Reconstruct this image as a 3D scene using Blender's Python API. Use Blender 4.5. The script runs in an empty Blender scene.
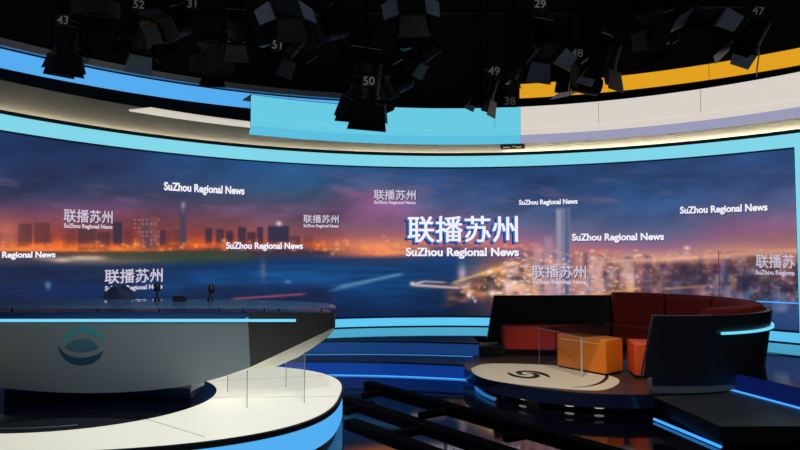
import bpy, bmesh, math, random
import numpy as np
from mathutils import Vector, Matrix

random.seed(7)
rng = np.random.default_rng(7)
scene = bpy.context.scene
COL = scene.collection
PI = math.pi

# ------------------------------------------------------------------ camera
F_PX = 620.0
EYE = 1.6
PITCH = math.atan(27.0 / F_PX)
cd = bpy.data.cameras.new('camera')
cd.sensor_width = 36.0
cd.lens = F_PX / 800.0 * 36.0
cam = bpy.data.objects.new('camera', cd)
cam.location = (0, 0, EYE)
cam.rotation_euler = (PI / 2 + PITCH, 0, 0)
COL.objects.link(cam)
scene.camera = cam


def ray(px, py):
    x = (px - 400.0) / F_PX
    u = (225.0 - py) / F_PX
    c, s = math.cos(PITCH), math.sin(PITCH)
    return Vector((x, c - u * s, s + u * c))


def on_z(px, py, z):
    d = ray(px, py)
    t = (z - EYE) / d.z
    return Vector((d.x * t, d.y * t, z))


def on_y(px, py, y):
    d = ray(px, py)
    t = y / d.y
    return Vector((d.x * t, y, EYE + d.z * t))


# ------------------------------------------------------------------ colour and materials
def lin(c):
    c = c / 255.0
    return c / 12.92 if c <= 0.04045 else ((c + 0.055) / 1.055) ** 2.4


def rgb(r, g, b):
    return (lin(r), lin(g), lin(b), 1.0)


MATS = {}


def mat(name, col, rough=0.5, metal=0.0, spec=0.5, emit=None, strength=1.0, coat=0.0, grain=0.0, grain_scale=40.0, bump=0.0):
    if name in MATS:
        return MATS[name]
    m = bpy.data.materials.new(name)
    m.use_nodes = True
    nt = m.node_tree
    b = nt.nodes['Principled BSDF']
    b.inputs['Base Color'].default_value = col
    b.inputs['Roughness'].default_value = rough
    b.inputs['Metallic'].default_value = metal
    b.inputs['Specular IOR Level'].default_value = spec
    b.inputs['Coat Weight'].default_value = coat
    if emit is not None:
        b.inputs['Emission Color'].default_value = emit
        b.inputs['Emission Strength'].default_value = strength
    if grain > 0 or bump > 0:
        tc = nt.nodes.new('ShaderNodeTexCoord')
        nz = nt.nodes.new('ShaderNodeTexNoise')
        nz.inputs['Scale'].default_value = grain_scale
        nz.inputs['Detail'].default_value = 4.0
        nt.links.new(tc.outputs['Object'], nz.inputs['Vector'])
        if grain > 0:
            mx = nt.nodes.new('ShaderNodeMix')
            mx.data_type = 'RGBA'
            mx.inputs['A'].default_value = tuple(v * (1 - grain) for v in col[:3]) + (1,)
            mx.inputs['B'].default_value = tuple(min(1, v * (1 + grain)) for v in col[:3]) + (1,)
            nt.links.new(nz.outputs['Fac'], mx.inputs['Factor'])
            nt.links.new(mx.outputs['Result'], b.inputs['Base Color'])
        if bump > 0:
            bp = nt.nodes.new('ShaderNodeBump')
            bp.inputs['Strength'].default_value = bump
            bp.inputs['Distance'].default_value = 0.01
            nt.links.new(nz.outputs['Fac'], bp.inputs['Height'])
            nt.links.new(bp.outputs['Normal'], b.inputs['Normal'])
    MATS[name] = m
    return m


def glow(name, col, strength=1.0):
    """a lit diffuser: emits its own colour"""
    return mat(name, (0.05, 0.05, 0.05, 1), 0.5, emit=col, strength=strength)


def glass(name, tint=(0.96, 0.98, 1.0, 1), refl=1.0, frost=0.0, graze=0.9):
    m = bpy.data.materials.new(name)
    m.use_nodes = True
    nt = m.node_tree
    nt.nodes.remove(nt.nodes['Principled BSDF'])
    out = nt.nodes['Material Output']
    tr = nt.nodes.new('ShaderNodeBsdfTransparent')
    tr.inputs['Color'].default_value = tint
    gl = nt.nodes.new('ShaderNodeBsdfGlossy')
    gl.inputs['Roughness'].default_value = 0.02
    gl.inputs['Color'].default_value = (refl, refl, refl, 1)
    lw = nt.nodes.new('ShaderNodeLayerWeight')
    lw.inputs['Blend'].default_value = 0.5
    pw = nt.nodes.new('ShaderNodeMath')
    pw.operation = 'POWER'
    pw.inputs[1].default_value = 5.0
    fr = nt.nodes.new('ShaderNodeMath')
    fr.operation = 'MULTIPLY_ADD'
    fr.inputs[1].default_value = graze
    fr.inputs[2].default_value = 0.03
    nt.links.new(lw.outputs['Facing'], pw.inputs[0])
    nt.links.new(pw.outputs[0], fr.inputs[0])
    mx = nt.nodes.new('ShaderNodeMixShader')
    nt.links.new(fr.outputs[0], mx.inputs['Fac'])
    nt.links.new(tr.outputs['BSDF'], mx.inputs[1])
    nt.links.new(gl.outputs['BSDF'], mx.inputs[2])
    if frost > 0:
        df = nt.nodes.new('ShaderNodeBsdfDiffuse')
        df.inputs['Color'].default_value = (0.20, 0.40, 0.68, 1)
        m2 = nt.nodes.new('ShaderNodeMixShader')
        m2.inputs['Fac'].default_value = frost
        nt.links.new(mx.outputs['Shader'], m2.inputs[1])
        nt.links.new(df.outputs['BSDF'], m2.inputs[2])
        mx = m2
    nt.links.new(mx.outputs['Shader'], out.inputs['Surface'])
    MATS[name] = m
    return m


BLACK = mat('matt_black', (0.006, 0.006, 0.007, 1), 0.8, grain=0.3)
FLOOR = mat('glossy_black_floor', (0.004, 0.005, 0.010, 1), 0.06, spec=0.85, grain=0.3, grain_scale=3)
DECK = mat('glossy_stage_deck', (0.006, 0.012, 0.030, 1), 0.05, spec=1.0, coat=0.6)
DECKLOW = mat('grey_stage_tread', rgb(56, 70, 92), 0.3, spec=0.4, grain=0.1)
RISER = mat('glowing_blue_riser', (0.010, 0.04, 0.16, 1), 0.15, emit=rgb(14, 56, 140), strength=0.9)  # riser face emits an even blue
TREAD_EDGE = mat('brushed_step_edge', rgb(70, 78, 92), 0.35, metal=0.6)
LEDBLUE = glow('blue_led_strip', rgb(60, 160, 255), 1.3)
LEDCYAN = glow('cyan_led_strip', rgb(112, 212, 245), 1.08)
FRAME = glow('cyan_screen_border', rgb(128, 214, 232), 1.0)
FASCIA_CYAN = glow('cyan_lit_fascia', rgb(104, 202, 226), 1.0)
FASCIA_WHITE = glow('white_lit_fascia', rgb(216, 208, 198), 1.0)
LIP_LAV = glow('blue_tinted_lip', rgb(160, 162, 192), 0.9)  # blue light falling on the white lip, put into its glow colour
LIP_CYAN = glow('cyan_lit_lip', rgb(92, 195, 228), 0.95)
BAND_BLUE = glow('blue_lit_band', rgb(84, 172, 240), 1.0)
BAND_YEL = glow('amber_lit_band', rgb(226, 160, 28), 1.0)
LEDGE = mat('grey_ledge', rgb(225, 225, 230), 0.6, grain=0.1)
CREAM = mat('cream_wall_paint', rgb(164, 161, 150), 0.7, grain=0.04, grain_scale=6)
COVE = glow('warm_cove_strip', rgb(255, 238, 206), 8.0)
DISCTOP = mat('white_lightbox_floor', rgb(225, 225, 212), 0.35, emit=rgb(234, 231, 212), strength=0.75, grain=0.03, grain_scale=2)
DISCBLUE = glow('blue_lit_rim', rgb(78, 172, 240), 1.0)
DISCEDGE = mat('black_rim_edge', (0.006, 0.006, 0.008, 1), 0.35)
GLOSSBLACK = mat('gloss_black_panel', (0.004, 0.006, 0.016, 1), 0.06, spec=0.4)
SILVER = mat('silver_grey_shell', rgb(120, 130, 138), 0.5, metal=0.1, grain=0.04, grain_scale=9)
CHARCOAL = mat('charcoal_panel', rgb(34, 36, 36), 0.5, grain=0.1)
HULLWHITE = mat('white_underside', rgb(240, 237, 226), 0.5)
CHROME = mat('chrome', rgb(200, 204, 210), 0.15, metal=1.0)
GLASS = glass('clear_glass', refl=0.4)
GLASSTOP = glass('table_glass', (0.72, 0.78, 0.85, 1))
DESKGLASS = glass('desk_glass', (0.88, 0.94, 1.0, 1), frost=0.24)
SUPGLASS = glass('support_glass', (0.995, 0.997, 0.997, 1), refl=0.6, graze=0.08)
NAVY = mat('navy_gloss_rim', (0.010, 0.016, 0.055, 1), 0.2, spec=0.5)
INLAY = mat('cream_inlay', rgb(232, 222, 198), 0.4, grain=0.06, grain_scale=14)
INKGREEN = mat('dark_logo_ink', rgb(24, 30, 28), 0.5)
ORANGE = mat('orange_leatherette', rgb(238, 128, 22), 0.5, grain=0.06, bump=0.1)
RUST = mat('rust_orange_leatherette', rgb(226, 84, 30), 0.5, grain=0.06, bump=0.1)
REDSEAT = mat('dark_red_fabric', rgb(170, 40, 21), 0.75, grain=0.12, grain_scale=60)
SHELL = mat('charcoal_sofa_shell', (0.017, 0.019, 0.024, 1), 0.45, grain=0.2)
SHELLEDGE = mat('steel_edge', rgb(90, 98, 112), 0.4, metal=0.5)
PLINTH = mat('grey_metal_plinth', rgb(120, 128, 140), 0.5)
STEPTOP = mat('dark_step_top', rgb(92, 95, 95), 0.45, grain=0.15)
RAIL = mat('black_track', (0.002, 0.002, 0.0025, 1), 0.9, spec=0.1)
LAMPBODY = mat('black_lamp_enamel', (0.0025, 0.0025, 0.003, 1), 0.5, spec=0.2)
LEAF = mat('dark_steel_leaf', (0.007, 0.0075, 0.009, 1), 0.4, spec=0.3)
LEAFLIT = mat('lit_steel_leaf', (0.12, 0.16, 0.23, 1), 0.45)  # leaves caught by the cyan fascia: that light is painted into the colour
LENS = mat('lamp_lens', (0.02, 0.022, 0.03, 1), 0.08, spec=0.8)
GOLD = mat('tan_reflector', rgb(190, 150, 80), 0.45, metal=0.2)
TAGWHITE = mat('white_tag_paint', rgb(235, 238, 245), 0.6)
TAGBLACK = mat('black_tag_card', (0.008, 0.008, 0.009, 1), 0.7)
CHAIRBLUE = mat('dark_blue_fabric', rgb(40, 58, 100), 0.6, grain=0.1)
EMB_TOP = mat('teal_emblem', rgb(36, 140, 155), 0.3, spec=0.5)
EMB_MID = mat('deep_teal_emblem', rgb(24, 98, 122), 0.3)
EMB_LOW = mat('petrol_emblem', rgb(16, 66, 96), 0.3)
TXT_WHITE = glow('white_caption', rgb(242, 238, 248), 1.0)
TXT_DIM = glow('pale_caption', rgb(205, 196, 212), 1.0)
TXT_BLUE = glow('blue_caption_side', rgb(30, 110, 200), 1.0)
TXT_NAVY = glow('navy_caption_shadow', rgb(24, 40, 92), 1.0)
GLINTWHITE = glow('white_recess_glint', rgb(200, 198, 185), 0.7)  # reflections in the platform recess, put in as glow


# ------------------------------------------------------------------ object helpers
def tag(o, label=None, cat=None, group=None, kind=None):
    if label: o['label'] = label
    if cat: o['category'] = cat
    if group: o['group'] = group
    if kind: o['kind'] = kind
    return o


def empty(name, loc, label, cat, group=None):
    o = bpy.data.objects.new(name, None)
    o.empty_display_size = 0.1
    o.location = loc
    COL.objects.link(o)
    return tag(o, label, cat, group)


class MB:
    """collects shapes in world space, then links them as one mesh"""
    def __init__(self):
        self.v, self.f, self.mi = [], [], []

    def add(self, verts, faces, m=0):
        n = len(self.v)
        self.v += [tuple(v) for v in verts]
        self.f += [tuple(i + n for i in f) for f in faces]
        self.mi += [m] * len(faces)
        return self

    def box(self, c, s, M=None, m=0):
        vs = [Vector((sx * s[0] / 2, sy * s[1] / 2, sz * s[2] / 2)) for sz in (-1, 1) for sy in (-1, 1) for sx in (-1, 1)]
        if M is not None:
            vs = [M @ v for v in vs]
        vs = [v + Vector(c) for v in vs]
        return self.add(vs, [(0, 2, 3, 1), (4, 5, 7, 6), (0, 1, 5, 4), (2, 6, 7, 3), (0, 4, 6, 2), (1, 3, 7, 5)], m)

    def beam(self, a, b, w, h, m=0):
        a, b = Vector(a), Vector(b)
        d = b - a
        L = d.length
        x = d / L
        up = Vector((0, 0, 1)) if abs(x.z) < 0.95 else Vector((0, 1, 0))
        y = up.cross(x).normalized()
        z = x.cross(y)
        M = Matrix((x, y, z)).transposed()
        return self.box((a + b) / 2, (L, w, h), M, m)

    def prism(self, poly, z0, z1, m=0):
        n = len(poly)
        vs = [(p[0], p[1], z0) for p in poly] + [(p[0], p[1], z1) for p in poly]
        area = sum(poly[i][0] * poly[(i + 1) % n][1] - poly[(i + 1) % n][0] * poly[i][1] for i in range(n))
        idx = list(range(n))
        if area < 0:
            idx.reverse()
        fs = [tuple(reversed(idx)), tuple(i + n for i in idx)]
        for k in range(n):
            a, b = idx[k], idx[(k + 1) % n]
            fs.append((a, b, b + n, a + n))
        return self.add(vs, fs, m)

    def grid(self, rows, close_u=False, close_v=False, m=0):
        nr, nc = len(rows), len(rows[0])
        vs = [p for r in rows for p in r]
        fs = []
        for i in range(nr if close_v else nr - 1):
            for j in range(nc if close_u else nc - 1):
                i2, j2 = (i + 1) % nr, (j + 1) % nc
                fs.append((i * nc + j, i * nc + j2, i2 * nc + j2, i2 * nc + j))
        return self.add(vs, fs, m)

    def sweep(self, sections, m=0, caps=True):
        """closed cross sections swept along a path"""
        n = len(sections[0])
        base = len(self.v)
        self.grid(sections, close_u=True, m=m)
        if caps:
            k = (len(sections) - 1) * n
            self.f.append(tuple(base + i for i in reversed(range(n))))
            self.f.append(tuple(base + k + i for i in range(n)))
            self.mi += [m, m]
        return self

    def tube(self, pts, r, n=8, m=0):
        pts = [Vector(p) for p in pts]
        secs = []
        for i, p in enumerate(pts):
            d = (pts[min(i + 1, len(pts) - 1)] - pts[max(i - 1, 0)]).normalized()
            up = Vector((0, 0, 1)) if abs(d.z) < 0.9 else Vector((0, 1, 0))
            a = d.cross(up).normalized()
            b = a.cross(d)
            secs.append([p + a * (r * math.cos(2 * PI * k / n)) + b * (r * math.sin(2 * PI * k / n)) for k in range(n)])
        return self.sweep(secs, m)

    def lathe(self, prof, c=(0, 0, 0), n=20, M=None, m=0):
        secs = []
        for r, z in prof:
            row = []
            for k in range(n):
                v = Vector((r * math.cos(2 * PI * k / n), r * math.sin(2 * PI * k / n), z))
                if M is not None:
                    v = M @ v
                row.append(v + Vector(c))
            secs.append(row)
        return self.sweep(secs, m)

    def build(self, name, mats, parent=None, smooth=False, bevel=0.0, auto=True):
        me = bpy.data.meshes.new(name)
        me.from_pydata(self.v, [], self.f)
        if not isinstance(mats, (list, tuple)):
            mats = [mats]
        for m in mats:
            me.materials.append(m)
        if len(mats) > 1:
            for p, i in zip(me.polygons, self.mi):
                p.material_index = i
        bm = bmesh.new()
        bm.from_mesh(me)
        bmesh.ops.recalc_face_normals(bm, faces=bm.faces)
        if bevel > 0:
            es = [e for e in bm.edges if len(e.link_faces) == 2 and e.calc_face_angle(0) > 0.6]
            bmesh.ops.bevel(bm, geom=es, offset=bevel, segments=3, profile=0.6, affect='EDGES', clamp_overlap=True)
        bm.to_mesh(me)
        bm.free()
        if smooth or bevel > 0:
            for p in me.polygons:
                p.use_smooth = True
            try:
                me.set_sharp_from_angle(angle=math.radians(40))
            except Exception:
                pass
        o = bpy.data.objects.new(name, me)
        COL.objects.link(o)
        if parent is not None:
            bpy.context.view_layer.update()
            o.parent = parent
            o.matrix_parent_inverse = world_of(parent).inverted()
        return o


def world_of(o):
    M = o.matrix_basis.copy()
    if o.parent:
        M = world_of(o.parent) @ o.matrix_parent_inverse @ M
    return M


def struct(mb, name, m, **k):
    o = mb.build(name, m, **k)
    o['kind'] = 'structure'
    return o


# ------------------------------------------------------------------ curved set geometry
CX, CY = 0.77, 4.08          # centre of the round set
R_SCR = 6.17


def cyl(R, phi, z, c=(CX, CY)):
    return Vector((c[0] + R * math.sin(phi), c[1] + R * math.cos(phi), z))


def hit_cyl(px, py, R):
    d = ray(px, py)
    a = d.x ** 2 + d.y ** 2
    b = -2 * (d.x * CX + d.y * CY)
    c = CX ** 2 + CY ** 2 - R * R
    t = (-b + math.sqrt(b * b - 4 * a * c)) / (2 * a)
    p = d * t
    return math.atan2(p.x - CX, p.y - CY), EYE + p.z


def arc_profile(mb, prof, p0, p1, n=64, m=0, c=(CX, CY)):
    """prof: closed list of (R, z) swept from phi p0 to p1"""
    secs = []
    for i in range(n + 1):
        ph = p0 + (p1 - p0) * i / n
        secs.append([cyl(R, ph, z, c) for R, z in prof])
    return mb.sweep(secs, m)


def rect_prof(R0, R1, z0, z1):
    return [(R0, z0), (R1, z0), (R1, z1), (R0, z1)]


D = math.radians
PHI_L = D(-80)
PHI_R = hit_cyl(795.5, 200, R_SCR)[0]
Z_T, Z_B = 2.985, 0.555

# ------------------------------------------------------------------ room shell
XL, XR, YF, YB, ZC = -9.0, 10.2, -1.6, 13.2, 6.3
struct(MB().box(((XL + XR) / 2, (YF + YB) / 2, -0.05), (XR - XL + 0.4, YB - YF + 0.4, 0.1)), 'floor', FLOOR)
struct(MB().box(((XL + XR) / 2, (YF + YB) / 2, ZC + 0.05), (XR - XL + 0.4, YB - YF + 0.4, 0.1)), 'ceiling', BLACK)
struct(MB().box((XL - 0.1, (YF + YB) / 2, ZC / 2), (0.2, YB - YF + 0.4, ZC)), 'wall_left', BLACK)
struct(MB().box((XR + 0.1, (YF + YB) / 2, ZC / 2), (0.2, YB - YF + 0.4, ZC)), 'wall_right', BLACK)
struct(MB().box(((XL + XR) / 2, YF - 0.1, ZC / 2), (XR - XL, 0.2, ZC)), 'wall_front', BLACK)
struct(MB().box(((XL + XR) / 2, YB + 0.1, ZC / 2), (XR - XL, 0.2, ZC)), 'wall_back', BLACK)
# black round backdrop behind the set, carrying the upper light bands
struct(arc_profile(MB(), rect_prof(8.12, 8.3, 0, ZC), D(-88), D(88), 80), 'wall_backdrop', BLACK, smooth=True)
# cream header wall above the screen, washed from below by a cove strip
struct(arc_profile(MB(), rect_prof(6.36, 6.42, 3.0, 3.64), PHI_L, D(62), 80), 'wall_header', CREAM, smooth=True)
struct(arc_profile(MB(), [(6.20, 3.19), (6.34, 3.19), (6.34, 3.215), (6.22, 3.215), (6.22, 3.25), (6.20, 3.25)], PHI_L, D(62), 80), 'trim_1', BLACK)
cove = empty('cove_light', cyl(6.31, 0, 3.218), 'warm white cove strip washing the cream wall above the screen', 'light strip')
for p0, p1, st_ in ((PHI_L, D(-15), 12.0), (D(-15), D(9), 15.0), (D(9), D(62), 32.0)):
    arc_profile(MB(), rect_prof(6.295, 6.335, 3.218, 3.228), p0, p1, 40).build('strip', glow('warm_cove_strip_%d' % st_, rgb(255, 243, 218), st_), cove)
hp, hz = hit_cyl(512.5, 146.6, 6.355)
hc = cyl(6.352, hp, hz)
dp_ = empty('wall_plate', hc, 'small dark plate on the cream wall just under the cyan fascia', 'wall plate')
Mh = Matrix.Rotation(-hp, 3, 'Z')
MB().box(hc, (0.40, 0.012, 0.085), Mh).build('plate', BLACK, dp_)
for u, v, ww in ((-.1, -.012, .12), (.02, .005, .05), (.1, -.01, .09)):
    MB().box(hc + Mh @ Vector((u, -0.008, v)), (ww, 0.004, 0.02), Mh).build('bracket', CREAM, dp_)

# ------------------------------------------------------------------ stage steps
def step_arc(pxs, z):
    """circle radius 7 through two floor points seen in the photograph"""
    a, b = (on_z(*p, z) for p in pxs)
    m = (a + b) / 2
    d = (b - a)
    nrm = Vector((-d.y, d.x, 0)).normalized()
    if nrm.y > 0:
        nrm = -nrm
    R = 7.0
    h = math.sqrt(R * R - (d.length / 2) ** 2)
    c = m + nrm * h
    return (c.x, c.y), R


C1, R1 = step_arc(((340, 375.5), (482, 381)), 0.0)
C2, R2 = step_arc(((340, 354.5), (490, 357.5)), 0.19)
A0, A1 = D(-55), D(40)
AL, AU = math.asin((0.98 - C1[0]) / R1), math.asin((1.06 - C2[0]) / R2)


def tier(name, c, R, z0, z1, mt, a1, extra=()):
    n = 60
    front = [cyl(R, A0 + (a1 - A0) * i / n, 0, c) for i in range(n + 1)] + [Vector((*e, 0)) for e in extra]
    back = [cyl(6.30, D(-62) + D(120) * (1 - i / n), 0) for i in range(n + 1)]
    return struct(MB().prism([(p.x, p.y) for p in front + back], z0, z1), name, mt)


tier('floor_stage_lower', C1, R1 + 0.012, 0.001, 0.19, DECKLOW, A1)
tier('floor_stage_upper', C2, R2 + 0.012, 0.19, 0.38, DECK, AU, ((1.06, 9.05), (3.3, 9.0), (4.15, 8.45), (4.7, 7.2)))
for k, (c, R, z0) in enumerate(((C1, R1, 0.0), (C2, R2, 0.19))):
    n = k + 2
    struct(arc_profile(MB(), rect_prof(R - 0.004, R + 0.011, z0 + 0.02, z0 + 0.165), A0, (AL, AU)[k], 60, c=c), 'trim_riser_%d' % (k + 1), (RISER, mat('upper_glowing_riser', (0.010, 0.035, 0.10, 1), 0.15, emit=rgb(24, 62, 122), strength=0.85))[k], smooth=True)
    struct(arc_profile(MB(), rect_prof(R - 0.012, R + 0.03, z0 + 0.166, z0 + 0.192), A0, (AL, AU)[k], 60, c=c), 'trim_edge_%d' % (k + 1), TREAD_EDGE, smooth=True)
    struct(arc_profile(MB(), rect_prof(R - 0.02, R - 0.005, z0 + 0.002, z0 + (0.014, 0.008)[k]), A0, (AL, AU)[k], 60, c=c), 'trim_led_%d' % (k + 1), (LEDBLUE, glow('dim_blue_led', rgb(70, 150, 225), 0.9))[k])

# ------------------------------------------------------------------ video wall
NU, NV = 1100, 176


def value_noise(x, y, seed):
    xi, yi = np.floor(x).astype(int), np.floor(y).astype(int)
    xf, yf = x - xi, y - yi
    xf, yf = xf * xf * (3 - 2 * xf), yf * yf * (3 - 2 * yf)

    def h(a, b):
        t = np.sin(a * 127.1 + b * 311.7 + seed * 74.7) * 43758.5453
        return t - np.floor(t)
    return (h(xi, yi) * (1 - xf) + h(xi + 1, yi) * xf) * (1 - yf) + (h(xi, yi + 1) * (1 - xf) + h(xi + 1, yi + 1) * xf) * yf


def fbm(x, y, seed, o=4):
    s, a, t = 0, 0.5, 0
    for k in range(o):
        s = s + a * value_noise(x * 2 ** k, y * 2 ** k, seed + k)
        t += a
        a *= 0.55
    return s / t


SKY = {   # a dusk river city as the screen shows it: column -> (height, r, g, b)
    -120: [(135, 28, 44, 92), (190, 50, 52, 95), (215, 110, 66, 84), (235, 170, 80, 66), (250, 235, 130, 60), (256, 70, 52, 60), (268, 28, 38, 82), (330, 18, 32, 80)],
    30: [(135, 29, 47, 98), (165, 38, 50, 100), (190, 48, 52, 94), (203, 72, 56, 92), (215, 108, 64, 82), (226, 142, 70, 72), (236, 168, 74, 58), (243, 225, 106, 44), (250, 240, 130, 54), (255, 96, 66, 56), (261, 60, 58, 78), (269, 27, 38, 84), (290, 20, 35, 84), (330, 16, 28, 70)],
    100: [(140, 30, 50, 104), (170, 42, 52, 102), (190, 52, 55, 98), (205, 82, 60, 92), (217, 120, 66, 80), (228, 126, 66, 74), (238, 150, 64, 54), (245, 226, 104, 42), (250, 236, 120, 52), (255, 90, 70, 58), (261, 110, 96, 92), (267, 34, 44, 84), (290, 18, 38, 90), (330, 14, 28, 74)],
    200: [(150, 30, 58, 114), (180, 42, 62, 112), (198, 66, 66, 106), (212, 104, 74, 98), (224, 126, 72, 82), (234, 148, 68, 60), (244, 206, 88, 44), (249, 140, 66, 44), (254, 58, 62, 58), (260, 44, 62, 66), (266, 20, 48, 104), (282, 22, 62, 128), (297, 20, 44, 94), (330, 14, 30, 76)],
    300: [(160, 30, 72, 134), (188, 50, 77, 128), (204, 88, 82, 122), (220, 112, 82, 104), (234, 134, 78, 86), (244, 166, 82, 66), (251, 74, 50, 72), (262, 20, 52, 112), (275, 26, 76, 146), (288, 24, 54, 114), (298, 26, 36, 84), (330, 16, 28, 72)],
    380: [(165, 31, 66, 126), (182, 64, 78, 134), (196, 130, 88, 132), (210, 126, 82, 122), (226, 130, 88, 118), (236, 162, 98, 102), (246, 236, 142, 92), (254, 226, 122, 82), (259, 46, 54, 98), (270, 20, 60, 122), (292, 20, 58, 122), (312, 20, 38, 84), (330, 16, 30, 74)],
    450: [(168, 35, 60, 116), (184, 45, 66, 126), (202, 70, 82, 142), (217, 108, 86, 136), (232, 150, 100, 130), (243, 188, 110, 112), (250, 66, 62, 110), (262, 24, 60, 126), (276, 30, 52, 104), (298, 20, 40, 90), (318, 18, 32, 74), (330, 16, 30, 70)],
    500: [(168, 38, 60, 118), (188, 50, 72, 134), (206, 72, 86, 146), (222, 100, 92, 146), (236, 142, 100, 138), (246, 190, 112, 118), (253, 96, 76, 112), (262, 120, 86, 92), (275, 196, 134, 94), (290, 176, 112, 88), (310, 92, 64, 72), (330, 60, 44, 62)],
    560: [(165, 40, 60, 118), (190, 54, 74, 138), (210, 74, 90, 150), (226, 98, 96, 150), (240, 136, 104, 140), (250, 180, 112, 116), (260, 190, 126, 112), (275, 176, 122, 108), (290, 216, 142, 98), (302, 150, 98, 84), (330, 90, 60, 70)],
    650: [(158, 44, 60, 114), (190, 50, 75, 140), (210, 64, 84, 150), (226, 84, 90, 150), (240, 116, 96, 142), (248, 146, 104, 132), (256, 196, 142, 132), (263, 184, 126, 114), (270, 120, 82, 88), (282, 88, 70, 94), (295, 60, 54, 84), (330, 44, 44, 80)],
    750: [(152, 40, 60, 115), (182, 54, 70, 130), (200, 74, 80, 138), (215, 104, 86, 130), (228, 134, 92, 122), (240, 150, 100, 116), (250, 192, 134, 120), (258, 172, 114, 98), (266, 124, 76, 74), (276, 88, 64, 80), (290, 70, 76, 130), (330, 46, 62, 120)],
    800: [(148, 40, 60, 115), (180, 56, 70, 128), (200, 80, 82, 136), (215, 112, 86, 126), (230, 136, 92, 116), (243, 160, 106, 110), (252, 188, 126, 108), (262, 150, 94, 84), (272, 96, 64, 74), (290, 70, 80, 140), (330, 46, 66, 130)],
}


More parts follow.
